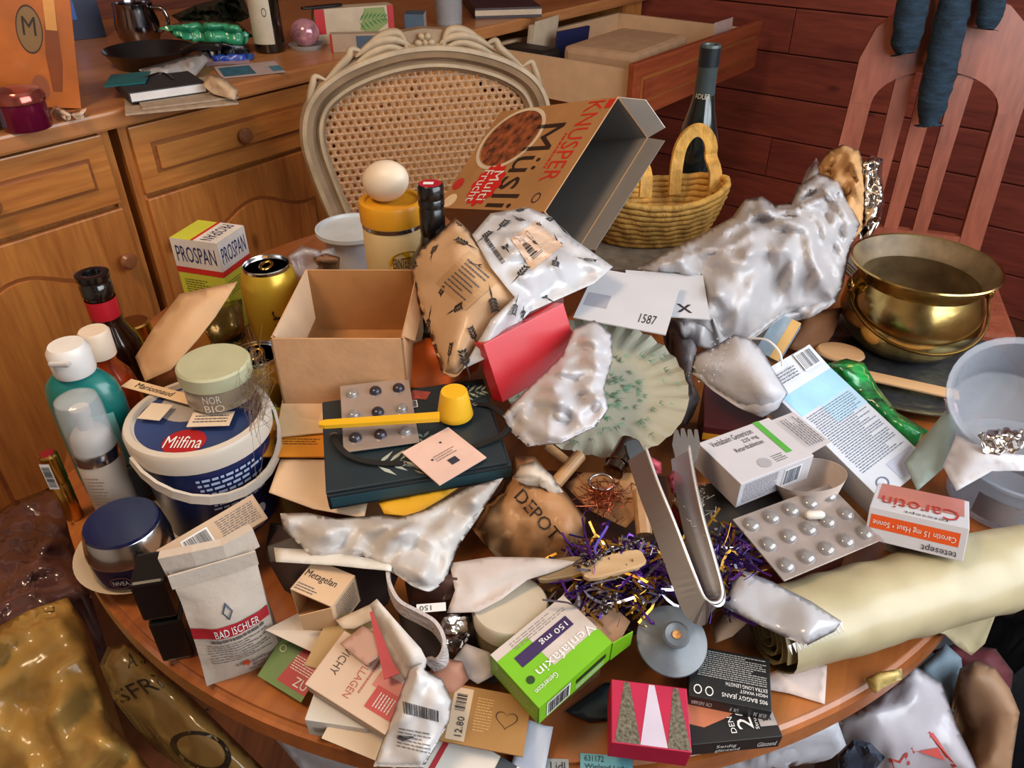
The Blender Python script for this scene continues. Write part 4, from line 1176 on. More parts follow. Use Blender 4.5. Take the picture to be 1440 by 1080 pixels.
# wheat-print bread bag
def wheat():
    vs, fs = [], []
    def q(x0, y0, x1, y1, w):
        dx, dy = x1 - x0, y1 - y0; L = math.hypot(dx, dy); px, py = -dy / L * w, dx / L * w; k = len(vs)
        vs.extend([(x0, y0), ((x0 + x1) / 2 + px, (y0 + y1) / 2 + py), (x1, y1), ((x0 + x1) / 2 - px, (y0 + y1) / 2 - py)]); fs.append((k, k + 1, k + 2, k + 3))
    q(0, .5, .7, .5, .03)
    for i in range(4):
        x = .5 + i * .12
        for s in (-1, 1): q(x, .5, x + .17, .5 + s * .16, .05)
    q(.9, .5, 1.02, .5, .04)
    return vs, fs
BB = soft('bread_bag', 'brown bread bag with black wheat print beside the red gift box', 'bag',
     [(576, 378, .165), (592, 350, .19), (640, 306, .215), (664, 328, .215), (700, 372, .20), (745, 425, .175), (700, 470, .155), (668, 500, .14), (645, 528, .125), (622, 526, .12), (604, 470, .135), (584, 420, .15)],
     M('#bd9a78', .55, var=.08, bump=.3, bscale=50, kind='crease', coat=.15), .03, .007, .04, .035, 7, 3)
scatter_marks(BB, [wheat()], [M('#1c1a1c', .6)], 22, .030, 4)
drape(BB, [(612, 398), (655, 436), (706, 390), (660, 352)], grid_geo(12, 12), M('#b08c66', .6, var=.06), 'label_panel')
drape(BB, [(622, 398), (652, 424), (690, 388), (660, 362)], lines_geo(8, 3, .35, 12), GREYINK, 'small_print', .0018)
WF = soft('bag_film', None, None,
     [(664, 330, .225), (690, 300, .225), (742, 291, .22), (776, 305, .21), (792, 325, .205), (862, 375, .185), (835, 398, .18), (745, 438, .18), (690, 500, .16), (650, 520, .145), (690, 450, .19), (724, 418, .205), (690, 375, .222)],
     M('#d6d3d6', .25, var=.04, alpha=.80, bump=.4, bscale=45, kind='crease', coat=.3), .016, .006, .018, .01, 5.5, 6, sheet=.0008, parent=BB)
scatter_marks(WF, [wheat()], [M('#1c1a1c', .6)], 20, .028, 6, lift=.0012)
bpy.context.view_layer.update()
drape(WF, [(718, 335), (748, 380), (792, 345), (754, 310)], grid_geo(12, 12), M('#c4a48c', .5), 'price_label', .0016)
drape(WF, [(728, 335), (750, 366), (764, 354), (742, 324)], bars_geo(14, 3), INK, 'barcode', .0024)
drape(WF, [(680, 336), (706, 372), (711, 368), (685, 332)], bars_geo(22, 6), INK, 'small_print', .0018)
# crumpled pearly plastic in front of the red box
soft('plastic_film', 'crumpled pearly white plastic film below the red gift box', 'film',
     [(706, 584, .122), (740, 548, .138), (790, 500, .15), (806, 462, .16), (836, 450, .16), (860, 470, .155), (862, 505, .150), (850, 545, .145), (856, 575, .14), (838, 600, .132), (790, 624, .122), (742, 628, .112), (716, 606, .11)],
     M('#cdc8cc', .34, var=.05, alpha=.82, bump=.45, bscale=60, kind='crease', coat=.12), .012, .0085, .014, .012, 4.5, 9)

# muesli carton
BRN = M('#a07448', .6, var=.12, nscale=18)
GRY = M('#6f6a66', .7, var=.06)
r_, f, d = open_carton('muesli_box', 'large open muesli carton tilted on its side, red and brown print', 'box', P(704, 157, .2481), P(614, 292, .1401), P(868, 137, .3175), .075, BRN, GRY, 'back', .0015)
lx_, ly_, lz_ = d; T = f['top']
print('muesli', d)
txt(r_, T, (.02, .80, .74, .93), 'KNUSPER', M('#b8281c', .5))
txt(r_, T, (.20, .48, .98, .72), 'Müsli', M('#2a1a12', .5))
lines(r_, T, (.30, .755, .66, .80), 1, M('#b8281c', .5), 7, 0, 6)
put(r_, T, (.02, .06, .58, .52), ell_geo(40), M('#7a3f20', .6, var=.9, nscale=70), 'muesli_picture', 0, 1)
put(r_, T, (.00, .02, .62, .56), ring_geo(.05, 40), M('#d8c8b0', .5), 'bowl_rim', 0, 2)
put(r_, T, (.56, .22, .98, .50), poly_geo([(.5 + (.46 + .04 * math.cos(12 * a)) * math.cos(a), .5 + (.46 + .04 * math.cos(12 * a)) * math.sin(a)) for a in [2 * math.pi * k / 60 for k in range(60)]]), M('#c01f1a', .5), 'red_badge', 0, 3)
txt(r_, T, (.64, .36, .92, .45), 'Multi', WHITE, 0, 5); txt(r_, T, (.63, .26, .93, .35), 'Frucht', WHITE, 0, 5)
put(r_, T, (.70, .02, .82, .12), ell_geo(), M('#b02a22', .5), 'berry_picture', 0, 2); put(r_, T, (.86, .04, .99, .16), ell_geo(), M('#d8c0a0', .5), 'almond_picture', 0, 2)
put(r_, T, (.84, .84, .93, .90), ring_geo(), INK, 'seal', 0, 2); put(r_, T, (.02, .95, .10, 1), RECT, M('#b8281c', .5), 'red_mark', 0, 2)
panel('flap', [(0, ly_, -lz_), (lx_, ly_, -lz_), (lx_ * .98, ly_ + .026, -lz_ - .003), (lx_ * .02, ly_ + .030, -lz_ - .003)], GRY, r_)
panel('flap', [(0, ly_, -.002), (0, ly_, -lz_), (-.004, ly_ + .035, -lz_ * .85), (-.004, ly_ + .035, -lz_ * .2)], M('#d4d0cc', .5), r_)
panel('flap', [(lx_, ly_, -lz_), (lx_, ly_, -.002), (lx_ + .015, ly_ + .04, -lz_ * .2), (lx_ + .015, ly_ + .04, -lz_ * .8)], GRY, r_)
# pink tub under the muesli carton
loc = P(690, 320, .08); t = stand('pink_crate', 'pale pink plastic crate under the muesli carton', 'crate', Vector((loc.x + .01, 1.06, TZ)))
PK = M('#b08a90', .45)
box('base', -.06, .10, -.06, .06, 0, .004, PK, t); box('side_wall', -.06, -.056, -.06, .06, .004, .085, PK, t); box('side_wall', .096, .10, -.06, .06, .004, .085, PK, t); box('end_wall', -.056, .096, -.06, -.056, .004, .085, PK, t); box('end_wall', -.056, .096, .056, .06, .004, .085, PK, t)
# envelopes
ENV = M('#c9c8ce', .6, var=.03)
o, f = carton('letter_envelope', 'white window envelope with handwriting lying above the paper plate', 'envelope', P(806, 446, .150), P(938, 459, .148), P(858, 381, .158), .0014, ENV, 0)
put(o, f['top'], (.04, .25, .30, .50), RECT, M('#9a9aa4', .25), 'address_window'); txt(o, f['top'], (.68, .12, .86, .28), '1587', INK)
o, f = carton('letter_envelope', 'second white envelope slipped under the handwritten one', 'envelope', P(880, 440, .140), P(998, 446, .138), P(885, 380, .146), .0014, ENV, 0)
txt(o, f['top'], (.62, .10, .8, .28), 'x', INK)
# fluted paper plate with green print
v = P(838, 543, .092)
t = thing('paper_plate', 'fluted paper plate printed with green meadow plants', 'plate', v); t.rotation_euler = (math.radians(14), math.radians(3), 0)
PL = M('#a3a08e', .6, var=.05)
pl = lobj('dish', [(0, -.004), (.062, -.004), (.068, -.002), (.084, .002), (.099, .006), (.1, .0066), (.084, .0026), (.066, -.0014), (.06, -.0034), (0, -.0034)], PL, t, 120, True, flute=(30, 0, .07, .0022))
rp = random.Random(5); GN = [M('#2f7a5a', .6), M('#5a9a7a', .6), M('#3a5a44', .6)]
def tuft():
    vs, fs = [], []
    for i in range(6):
        a = math.radians(rp.uniform(40, 140)); L = rp.uniform(.5, 1); x = .5 + (i - 2.5) * .06; k = len(vs)
        vs.extend([(x - .025, 0), (x + .025, 0), (x + math.cos(a) * L * .5, math.sin(a) * L)]); fs.append((k, k + 1, k + 2))
    return vs, fs
for k in range(150):
    a = rp.uniform(0, 6.283); r0 = rp.uniform(.015, .094); s = rp.uniform(.006, .013)
    z = (-.0030 if r0 < .062 else .0048 if r0 < .084 else .0088) + .0012
    if .060 < r0 < .07: z = .0015
    g = tuft(); out = []
    ex, ey = Vector((-math.sin(a), math.cos(a), 0)), Vector((math.cos(a), math.sin(a), .12 if r0 > .066 else 0))
    c0 = Vector((math.cos(a) * r0, math.sin(a) * r0, z))
    link('plant_print', mesh([c0 + ex * (x - .5) * s * 1.6 + ey * (y - .5) * s for x, y in g[0]], g[1]), rp.choice(GN), t)
# ================================================================== right and back of the table
# straw basket on a stack of magazines
slab('magazine_stack', 'stack of magazines under the straw basket', 'magazines', ((838, 378), (1000, 374), (850, 330)), .044, M('#8a7a68', .6, var=.3, nscale=50, stretch=(1, 1, 14)))
bl_ = Vector((.235, 1.20, TZ + .0445)); t = thing('straw_basket', 'small oval woven straw basket with two loop handles', 'basket', bl_, math.radians(8))
ST = M('#b98a3e', .7, var=.3, nscale=60, bump=.9, bscale=110, stretch=(1, 1, .5))
n = 9
for k in range(n):
    s = k / (n - 1); rx = .084 + .030 * math.sin(s * 1.4); ry = .045 + .022 * math.sin(s * 1.4); z = .006 + .078 * s
    pts = []
    m = 72
    for i in range(m):
        a = 2 * math.pi * i / m; w = .0011 * math.sin(i * math.pi * .5 + k)
        pts.append((math.cos(a) * (rx + w), math.sin(a) * (ry + w), z + .006 * math.cos(2 * a) * s * 1.5 + .0006 * math.sin(i * 1.57 + 1)))
    link('woven_coil', tube(pts, .0058, 7, True), ST, t, True)
lobj('base', [(0, 0), (.082, 0), (.084, .004), (0, .005)], ST, t, 40, sy=.55)
for x0, x1, y in ((.042, .098, .035), (-.075, -.02, .03)):
    c = (x0 + x1) / 2; r = (x1 - x0) / 2
    pts = [(x0, y, .06), (x0 - .002, y, .10)] + [(c - r * math.cos(a), y + .004, .118 + .045 * math.sin(a)) for a in [math.pi * k / 10 for k in range(11)]] + [(x1 + .002, y - .02, .10), (x1, y - .03, .07)]
    link('handle', tube(catmull(pts, 3), 1, flat=(.020, .007), up=(0, 1, .15)), ST, t)
# tall green wine bottle behind the basket
loc, h = at(1000, 62, 1.335)
t = stand('wine_bottle', 'tall green-black wine bottle with a grey capsule behind the straw basket', 'bottle', loc)
lobj('glass', [(0, 0), (.036, 0), (.038, .004), (.038, .13), (.034, .17), (.022, .215), (.0165, .245), (.015, h - .06), (.0145, h - .01), (0, h - .01)], M('#0f1a1c', .06, coat=.7), t, 40)
lobj('capsule', [(.0168, h - .085), (.0172, h - .084), (.0162, h - .035), (.0168, h - .034), (.0168, h - .004), (.0155, h), (.011, h), (.010, h - .003), (0, h - .003)], M('#3a4648', .4), t, 32)
arc_face(t, .0169, h - .033, h - .004, -math.pi, math.pi, M('#141c22', .3), 'capsule_top', 32)
ac = facing(loc); arc_put(t, .0172, h - .082, h - .074, ac - .9, ac + .6, text_geo('ADLER'), M('#c9bfa8', .5))
# clear box behind the basket
o, f = carton('clear_box', 'small clear plastic box beside the basket handle', 'box', P(868, 270, .075), P(925, 272, .075), P(878, 252, .085), .02, clear('#9aa4b4', .4))
# torn brown paper bag with foil lining
BP = M('#b88a58', .7, var=.12, bump=.3, bscale=60, kind='crease')
PB = soft('paper_bag', 'torn brown paper bag with a foil lining standing behind the plastic bag', 'bag',
     [(1150, 232, .17), (1165, 212, .185), (1185, 203, .195), (1208, 212, .195), (1215, 228, .185), (1218, 270, .155), (1216, 318, .115), (1206, 332, .10), (1178, 318, .11), (1160, 275, .14)], BP, .03, .012, .013, .04, 5, 12)
soft('foil_lining', None, None, [(1214, 228, .192), (1226, 218, .192), (1242, 224, .185), (1240, 245, .172), (1244, 285, .145), (1238, 312, .12), (1222, 330, .10), (1208, 318, .11), (1210, 268, .155)], FOIL, .016, .012, .012, .04, 4.5, 5, parent=PB)
soft('film_scrap', 'glossy clear film scrap tucked beside the brown paper bag', 'film', [(1126, 262, .15), (1134, 240, .165), (1148, 222, .175), (1158, 240, .165), (1160, 262, .15), (1138, 272, .14)], POLYc, .02, .014, .02, .03, 6, 21)
# big crumpled translucent bag
BBAG = M('#c2bdbf', .34, var=.06, alpha=.80, bump=.45, bscale=34, kind='crease', coat=.12)
soft('plastic_bag', 'large crumpled translucent white plastic bag beside the brass pot', 'bag',
     [(896, 378, .135), (940, 352, .14), (985, 330, .145), (1030, 305, .155), (1048, 280, .168), (1072, 276, .172), (1090, 288, .17), (1112, 285, .165), (1122, 262, .178), (1150, 243, .185), (1180, 252, .18), (1192, 280, .165), (1210, 315, .145), (1196, 350, .125), (1186, 400, .10), (1176, 424, .085), (1140, 434, .08), (1105, 440, .08), (1075, 462, .075), (1050, 478, .072), (1000, 474, .08), (955, 462, .09), (945, 440, .11), (990, 420, .12), (985, 392, .135), (930, 384, .138)],
     BBAG, .035, .0115, .020, .07, 5.5, 4)
# box and book ends under the bag
slab('grey_carton', 'plain grey carton buried under the big plastic bag', 'box', ((985, 440), (1110, 440), (1000, 385)), .045, M('#8a7c74', .7))
o, f = carton('paperback_book', 'paperback with blue and yellow cover edge under the plastic bag', 'book', P(1062, 492, .045), P(1098, 500, .045), P(1108, 448, .080), .02, M('#8a9aa8', .5, var=.3))
put(o, f['top'], (.62, 0, 1, 1), RECT, M('#c9a060', .6), 'yellow_panel')
soft('cardboard_scrap', 'brown cardboard flap between the plastic bag and the brass pot', 'cardboard', [(1108, 490, .02), (1130, 440, .055), (1185, 432, .05), (1172, 470, .03), (1150, 500, .012)], M('#7a4c2a', .75), .004, .002, .05, .01, 9, 2, sheet=.002)
# pewter tray and brass cauldron
tr_ = P(1285, 505, .012); t = thing('metal_tray', 'round hammered grey metal tray under the brass pot', 'tray', Vector((tr_.x - .012, tr_.y, TZ + .0008)))
PEW = M('#6a7078', .28, .85, var=.25, nscale=60, bump=.35, bscale=90)
lobj('dish', [(0, .001), (.10, 0), (.108, .001), (.125, .012), (.132, .013), (.133, .0155), (.124, .0150), (.107, .005), (.10, .003), (0, .004)], PEW, t, 72)
BR = M('#b89c60', .2, 1, var=.25, nscale=30, bump=.18, bscale=26)
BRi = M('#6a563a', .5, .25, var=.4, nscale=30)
pv = P(1303, 373, .128); t = thing('brass_pot', 'hammered brass cauldron with a flared rim and wire bail', 'pot', Vector((pv.x, pv.y + .004, TZ + .0055)))
hp = .124
lobj('body', [(0, .001), (.045, 0), (.062, .006), (.082, .026), (.089, .050), (.087, .072), (.079, .092), (.076, .100), (.080, .108), (.089, .117), (.0935, hp), (.0925, hp + .002), (.090, hp + .001)], BR, t, 72, False)
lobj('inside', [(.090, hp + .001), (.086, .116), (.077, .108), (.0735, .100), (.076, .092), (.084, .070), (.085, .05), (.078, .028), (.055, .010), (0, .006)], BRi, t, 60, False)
bail = []
for k in range(21):
    a = math.pi * k / 20; bail.append((-math.cos(a) * .089, -math.sin(a) * .096 - .004, .088 - .040 * math.sin(a) ** .8 - (.004 if 0 < k < 20 else 0)))
bl = link('bail_handle', tube(bail, .0022, 8), M('#5a4420', .35, 1), t, True); bl.rotation_euler = (0, 0, math.radians(-6))
for s in (-1, 1):
    rg = link('lug', tube([(s * .089 + math.cos(a) * .0, -.006 + math.cos(a) * .008, .090 + math.sin(a) * .008) for a in [2 * math.pi * k / 14 for k in range(14)]], .0028, 7, True), BR, t, True); rg.rotation_euler = (0, 0, math.radians(-6))
# wooden things on the tray
WD = WOOD('#a98058', '#c39a70', 'x', 8, .55)
v = P(1182, 494, .022); o = lobj('wooden_disc', [(0, 0), (.03, 0), (.032, .003), (.030, .006), (0, .007)], WD, None, 36, sy=.62); o.location = Vector((v.x, v.y, TZ + .017)); o.rotation_euler = (.1, .05, -.2); tag(o, 'oval pale wooden disc at the left of the brass pot', 'disc')
o, f = carton('wooden_stick', 'flat wooden stick lying along the tray front', 'stick', P(1212, 531, .018), P(1350, 560, .012), P(1212, 519, .018), .003, WD)

# respirator mask
MK = M('#c0bdc2', .6, var=.03, bump=.2, bscale=120)
mk = soft('respirator_mask', 'white folded respirator mask with dotted weld lines', 'mask',
     [(1010, 484, .115), (1032, 470, .125), (1052, 474, .125), (1072, 492, .12), (1092, 526, .112), (1108, 552, .105), (1096, 574, .09), (1072, 588, .078), (1036, 572, .085), (1000, 548, .09), (972, 524, .098), (976, 500, .108)], MK, .028, .004, .05, .018, 7, 3)
for off in (0, 18):
    for k in range(9):
        u = k / 8; v = P(996 + off + 26 * u - 16, 552 - off * .1 - 66 * (1 - u) * 0 - 60 * u, .105 + .02 * math.sin(u * 2)) 
        b = lobj('weld_dot', [(0, 0), (.0011, 0), (.0008, .0006), (0, .0008)], M('#9a9aa4', .6), None, 8); b.parent = mk; b.location = v - mk.location + Vector((0, 0, .014))
link('ear_loop', tube(catmull([P(1052, 476, .13) - mk.location, P(1078, 478, .14) - mk.location, P(1096, 495, .135) - mk.location, P(1100, 515, .122) - mk.location], 6), .0012, 6), WHITE, mk)
# dark books below mask and boxes
o, f = slab('book_stack', 'dark red book lying under the respirator mask', 'book', ((990, 600), (1080, 606), (1000, 540)), .058, M('#4a141a', .5))
put(o, f['front'], (0, .70, 1, .86), RECT, M('#c98a1c', .6), 'yellow_stripe'); put(o, f['front'], (0, .2, 1, .5), RECT, M('#2a2c34', .6), 'dark_stripe')
o, f = slab('notebook_stack', 'small stack of diaries under the white tablet box', 'diaries', ((1000, 760), (1125, 718), (955, 690)), .066, M('#3a3430', .6))
put(o, f['left'], (0, .55, 1, .75), RECT, M('#a82a24', .6), 'red_edge'); put(o, f['left'], (0, .80, 1, .92), RECT, M('#b8864a', .6), 'page_edge')
# white tablet box with green stripe
VB = M('#c6c1c6', .5, var=.03)
o, f = carton('tablet_box', 'white Venlafaxin Genericon tablet box with a green stripe', 'box', P(1042, 681, .108), P(1148, 643, .110), P(979, 624, .110), .030, VB)
txt(o, f['top'], (.10, .80, .66, .92), 'Venlafaxin Genericon'); txt(o, f['top'], (.45, .66, .66, .76), '225 mg'); txt(o, f['top'], (.28, .55, .66, .64), 'Retardtabletten')
put(o, f['top'], (.76, .22, .84, 1.0), RECT, M('#4f9a3c', .5), 'green_stripe', 0, 2)
put(o, f['top'], (.36, .10, .52, .30), ell_geo(), M('#a9a6ac', .4), 'pill_picture', 0, 2); lines(o, f['top'], (.56, .12, .72, .28), 3, seed=4, dense=4)
lines(o, f['front'], (.05, .12, .52, .92), 8, seed=6, dense=8); bars(o, f['front'], (.62, .2, .84, .8), 18, M('#4a5468', .6), 3)
lines(o, f['right'], (.1, .2, .9, .8), 4, seed=5)
lx_, ly_ = f['top'].w, f['top'].h
panel('flap', [(lx_, .004, -.001), (lx_ + .026, .006, .002), (lx_ + .026, ly_ - .006, .002), (lx_, ly_ - .004, -.001)], VB, o)
lines(o, Face((lx_, .004, .0022), (1, 0, 0), (0, 1, 0), .026, ly_ - .01), (.1, .1, .9, .9), 5, seed=9, rot=90, dense=8)
# tall white and blue box
LB = M('#c4c6cf', .5, var=.03)
o, f = carton('medicine_box', 'tall white and blue medicine box covered in small print', 'box', P(1241, 705, .050), P(1308, 648, .052), P(1098, 561, .100), .026, LB)
put(o, f['top'], (.05, .80, 1, 1), RECT, M('#8fb9d4', .5), 'blue_field'); put(o, f['top'], (.4, .62, 1, .80), RECT, M('#a9c6da', .5), 'blue_field')
lines(o, f['top'], (.08, .22, .92, .78), 20, M('#5a6478', .6), 3, 0, 12); put(o, f['top'], (.1, .05, .3, .14), ring_geo(), M('#5a6478', .6), 'logo', 0, 2)
put(o, f['top'], (.45, .03, .95, .18), RECT, M('#a4a8ba', .5), 'grey_field', 0, 2)
lx_, ly_ = f['top'].w, f['top'].h
panel('flap', [(0, ly_, 0), (lx_, ly_, 0), (lx_ - .003, ly_ + .034, .006), (.003, ly_ + .034, .006)], LB, o)
bars(o, Face((0, ly_, .002), (1, 0, 0), (0, 1, .15), lx_, .034), (.62, .35, .9, .9), 16, M('#4a5468', .6), 5, lift=6); lines(o, Face((0, ly_, .002), (1, 0, 0), (0, 1, .15), lx_, .034), (.1, .3, .5, .7), 3, seed=3, lift=6, dense=5)
# green snack bag and grey card behind the tall box
soft('snack_bag', 'shiny green and white foil snack bag beside the tall medicine box', 'bag',
     [(1162, 512, .072), (1190, 504, .076), (1215, 510, .072), (1235, 545, .062), (1262, 580, .052), (1306, 606, .04), (1290, 622, .038), (1262, 612, .04), (1220, 570, .055), (1185, 535, .065)], M('#16803e', .25, var=.9, nscale=28, coat=.5, stretch=(1, 2.4, 1)), .012, .010, .02, .03, 6, 4)
soft('grey_card', 'pale grey-green folded card behind the small print box', 'card', [(1272, 650, .065), (1335, 570, .085), (1345, 600, .08), (1330, 655, .07), (1290, 690, .055)], M('#7f8a84', .6), .002, .001, .05, .01, 9, 2, sheet=.0012)
# clear plastic containers on the right
CP = clear('#a4aab6', .45, .12)
v = P(1420, 588, .095); t = thing('plastic_container', 'cloudy clear plastic container tipped at the table edge', 'container', Vector((v.x, v.y, TZ + .105)))
t.rotation_euler = (math.radians(30), math.radians(-14), 0)
lobj('shell', [(0, -.03), (.05, -.03), (.056, -.026), (.064, .024), (.069, .026), (.069, .029), (.062, .028), (.053, -.024), (0, -.027)], CP, t, 40)
soft('foil_scrap', 'crinkled foil scrap lying in the cloudy container', 'foil', [(1372, 612, .112), (1400, 598, .118), (1440, 600, .118), (1445, 630, .108), (1400, 632, .105)], FOIL, .01, .006, .02, .02, 8, 3, jit=.004, smooth=False)
v = P(1420, 690, .03); t = thing('plastic_tub', 'clear plastic tub with a sticker lying below the tipped container', 'tub', Vector((v.x + .01, v.y + .015, TZ + .0005)))
lobj('shell', [(0, 0), (.05, 0), (.055, .004), (.063, .056), (.067, .058), (.067, .061), (.061, .060), (.052, .006), (0, .003)], CP, t, 40)
ac = facing(v); arc_face(t, .060, .015, .042, ac - .35, ac + .35, M('#8a8488', .4), 'sticker')
soft('white_paper', 'white paper flap folded over the clear tub at the table edge', 'paper', [(1326, 655, .075), (1345, 612, .095), (1400, 635, .10), (1440, 640, .10), (1440, 662, .092), (1395, 662, .088), (1345, 690, .07)], M('#cfcdd4', .6), .004, .003, .04, .01, 8, 4, sheet=.0012)
soft('pink_wrapper', 'tiny pink and white wrapper tip by the clear container', 'wrapper', [(1327, 560, .09), (1345, 566, .092), (1348, 580, .088), (1334, 578, .085)], M('#d6b4bc', .5), .003, .002, .01, .01, 4, 2)
# carotene box
CB = M('#cfcdd4', .45, var=.03, coat=.15)
o, f = carton('carotene_box', 'white and orange Carotin capsule box by the yellowish roll', 'box', P(1223, 712, .100), P(1354, 727, .100), P(1280, 690, .078), .030, CB)
put(o, f['top'], (.05, .35, .95, 1), RECT, M('#b06a62', .4), 'red_field'); txt(o, f['top'], (.1, .10, .9, .50), 'Carotin', M('#a82a20', .5), 180, 4); txt(o, f['top'], (.35, .03, .8, .12), 'tetesept', INK, 180, 4)
put(o, f['front'], (.03, .38, .93, .80), RECT, M('#d0501a', .45), 'orange_band'); txt(o, f['front'], (.06, .48, .90, .70), 'Carotin 15 mg Haut • Sonne', WHITE, 180, 4); txt(o, f['front'], (.58, .08, .93, .30), 'tetesept', INK, 180, 4)
slab('paper_carton', 'flat white carton under the Carotin box', 'box', ((1262, 722), (1350, 732), (1298, 698)), .050, M('#a9a4a4', .6))
# big blister with one capsule
o, f = blister('large clear blister pack holding one white capsule', P(1103, 817, .082), P(1246, 762, .078), P(1028, 731, .092), 5, 3, .005, M('#a89a94', .15, .25, var=.25, alpha=.75, coat=.5), .0, .0075, 3, .0015)
c = lobj('capsule', [(0, -.009), (.0025, -.0085), (.004, -.006), (.004, .006), (.0025, .0085), (0, .009)], M('#d8cfc4', .4), o, 16); c.location = (f['top'].w * .62, f['top'].h * .62, .004); c.rotation_euler = (math.pi / 2, 0, math.radians(70))
slab('card_box', 'flat red and brown card box under the large blister pack', 'box', ((1118, 785), (1200, 762), (1075, 742)), .058, M('#7a3a2c', .6, var=.3))
# pleated paper cup
v = P(1138, 698, .07); t = thing('baking_case', 'white pleated paper baking case between the two medicine boxes', 'paper cup', Vector((v.x, v.y, TZ + .067))); t.rotation_euler = (math.radians(-15), math.radians(-10), 0)
lobj('pleated_wall', [(.022, 0), (.034, .026), (.0345, .0262), (.0228, .0005)], M('#cbb9ae', .7), t, 144, False, flute=(36, .035, .03, 0))
lobj('base', [(0, 0), (.0225, 0), (.0225, .0006), (0, .0006)], M('#cbb9ae', .7), t, 36)
# yellowish bag roll
RM = M('#a89c7c', .4, var=.08, bump=.35, bscale=16, kind='crease', coat=.15)
A, B = P(1084, 888, .038), P(1500, 776, .043)
t = thing('bag_roll', 'roll of pale yellow plastic bags at the table edge', 'roll', A)
ax = (B - A); L = ax.length; ax.normalize(); sd = ax.cross(Vector((0, 0, 1))).normalized(); up_ = sd.cross(ax)
vs, fs = [], []; nx, na = 40, 26
for i in range(nx + 1):
    s = i / nx
    for k in range(na):
        a = 2 * math.pi * k / na; r = .0335 * (1 + .03 * math.sin(s * 9) + .04 * math.sin(2 * a + 4 * s)) * (1 - .22 * max(0, s - .72) / .28)
        p = ax * (L * s) + sd * math.cos(a) * r * 1.08 + up_ * math.sin(a) * r
        p += (sd * math.cos(a) + up_ * math.sin(a)) * .0025 * noise.noise(Vector((s * 14, math.cos(a) * 1.5, math.sin(a) * 1.5)))
        vs.append(p)
for i in range(nx):
    for k in range(na):
        l = (k + 1) % na; fs.append((i * na + k, i * na + l, (i + 1) * na + l, (i + 1) * na + k))
fs.append([nx * na + k for k in range(na)])
link('outer_wrap', mesh(vs, fs), RM, t, True)
sp_ = []
for k in range(60):
    a = k * .42; r = .032 * (1 - k / 66); sp_.append(sd * math.cos(a) * r + up_ * math.sin(a) * r + ax * .002)
link('spiral_end', tube(sp_, 1, flat=(.0012, .014), up=ax), M('#8a7c58', .5), t)
hang = soft('loose_end', None, None, [(1290, 872, .012), (1400, 840, .018), (1402, 860, -.005), (1385, 905, -.035), (1366, 922, -.05), (1346, 908, -.02), (1330, 892, .004), (1300, 886, .006)], RM, .003, .006, .03, .01, 8, 3, sheet=.0010, floor=-.7, parent=t)
# clear sleeve with torn serrated edge
SL = M('#c4c4cc', .2, var=.05, alpha=.8, bump=.35, bscale=50, kind='crease', coat=.3)
o = soft('plastic_sleeve', 'clear plastic sleeve with a torn serrated end lying on the roll', 'sleeve', [(1010, 850, .072), (1040, 800, .082), (1085, 818, .085), (1140, 845, .088), (1184, 874, .084), (1174, 888, .082), (1135, 908, .078), (1112, 900, .078), (1060, 875, .078)], SL, .008, .006, .03, .01, 7, 8)
for k in range(13):
    s = k / 12; px, py = 1184 + (1112 - 1184) * s, 874 + (906 - 874) * s
    b0, b1, tip = P(px, py, .084 - .006 * s) - o.location, P(px - 4.5, py + 2, .084 - .006 * s) - o.location, P(px + 2, py + 15, .080 - .006 * s) - o.location
    panel('serration', [b0, tip, b1], SL, o, .0004)
soft('receipt', 'creased white receipt lying at the table edge in front of the roll', 'receipt', [(1075, 950, .006), (1120, 930, .008), (1163, 936, .006), (1160, 990, .002), (1110, 975, .003), (1070, 968, .004)], M('#c9b4ac', .65), .001, .003, .04, .01, 8, 3, sheet=.0006)
soft('torn_tube', 'small torn yellow and white wrapper hanging at the table edge', 'wrapper', [(1215, 955, .004), (1235, 945, .012), (1268, 940, .012), (1270, 955, .004), (1245, 965, .002), (1232, 975, .001)], M('#b8a060', .5, var=.6, nscale=40), .006, .004, .02, .01, 5, 2)
# ================================================================== the front and the heap in the centre
slab('shade_board', 'dark wooden board added for the shaded gaps under the heap of kitchen tools', 'board', ((700, 850), (960, 850), (740, 660)), .030, WOOD('#2a140c', '#45241a', 'x', 8, .5))  # added board, its dark brown stands in for shade between the tools
# DEPOT pouch
DP = soft('paper_pouch', 'brown paper pouch lettered DEPOT in the centre of the heap', 'pouch',
     [(663, 742, .045), (676, 712, .055), (706, 690, .065), (722, 640, .085), (752, 642, .085), (798, 695, .075), (824, 728, .065), (820, 762, .055), (806, 788, .045), (740, 786, .042), (692, 772, .042)],
     M('#a5764c', .6, var=.12, bump=.3, bscale=40, kind='crease', coat=.1), .028, .008, .05, .05, 12, 6, jit=.003)
drape(DP, [(722, 700), (776, 762), (790, 750), (736, 686)], text_geo('DEPOT'), M('#2a1c14', .6))
soft('tissue', 'white crumpled tissue tucked over the brown pouch', 'tissue', [(722, 672, .108), (730, 654, .112), (752, 648, .112), (776, 668, .106), (792, 692, .097), (778, 694, .100), (758, 678, .108), (738, 676, .108)], M('#c9b8a8', .6, var=.05), .008, .008, .02, .012, 7, 4)
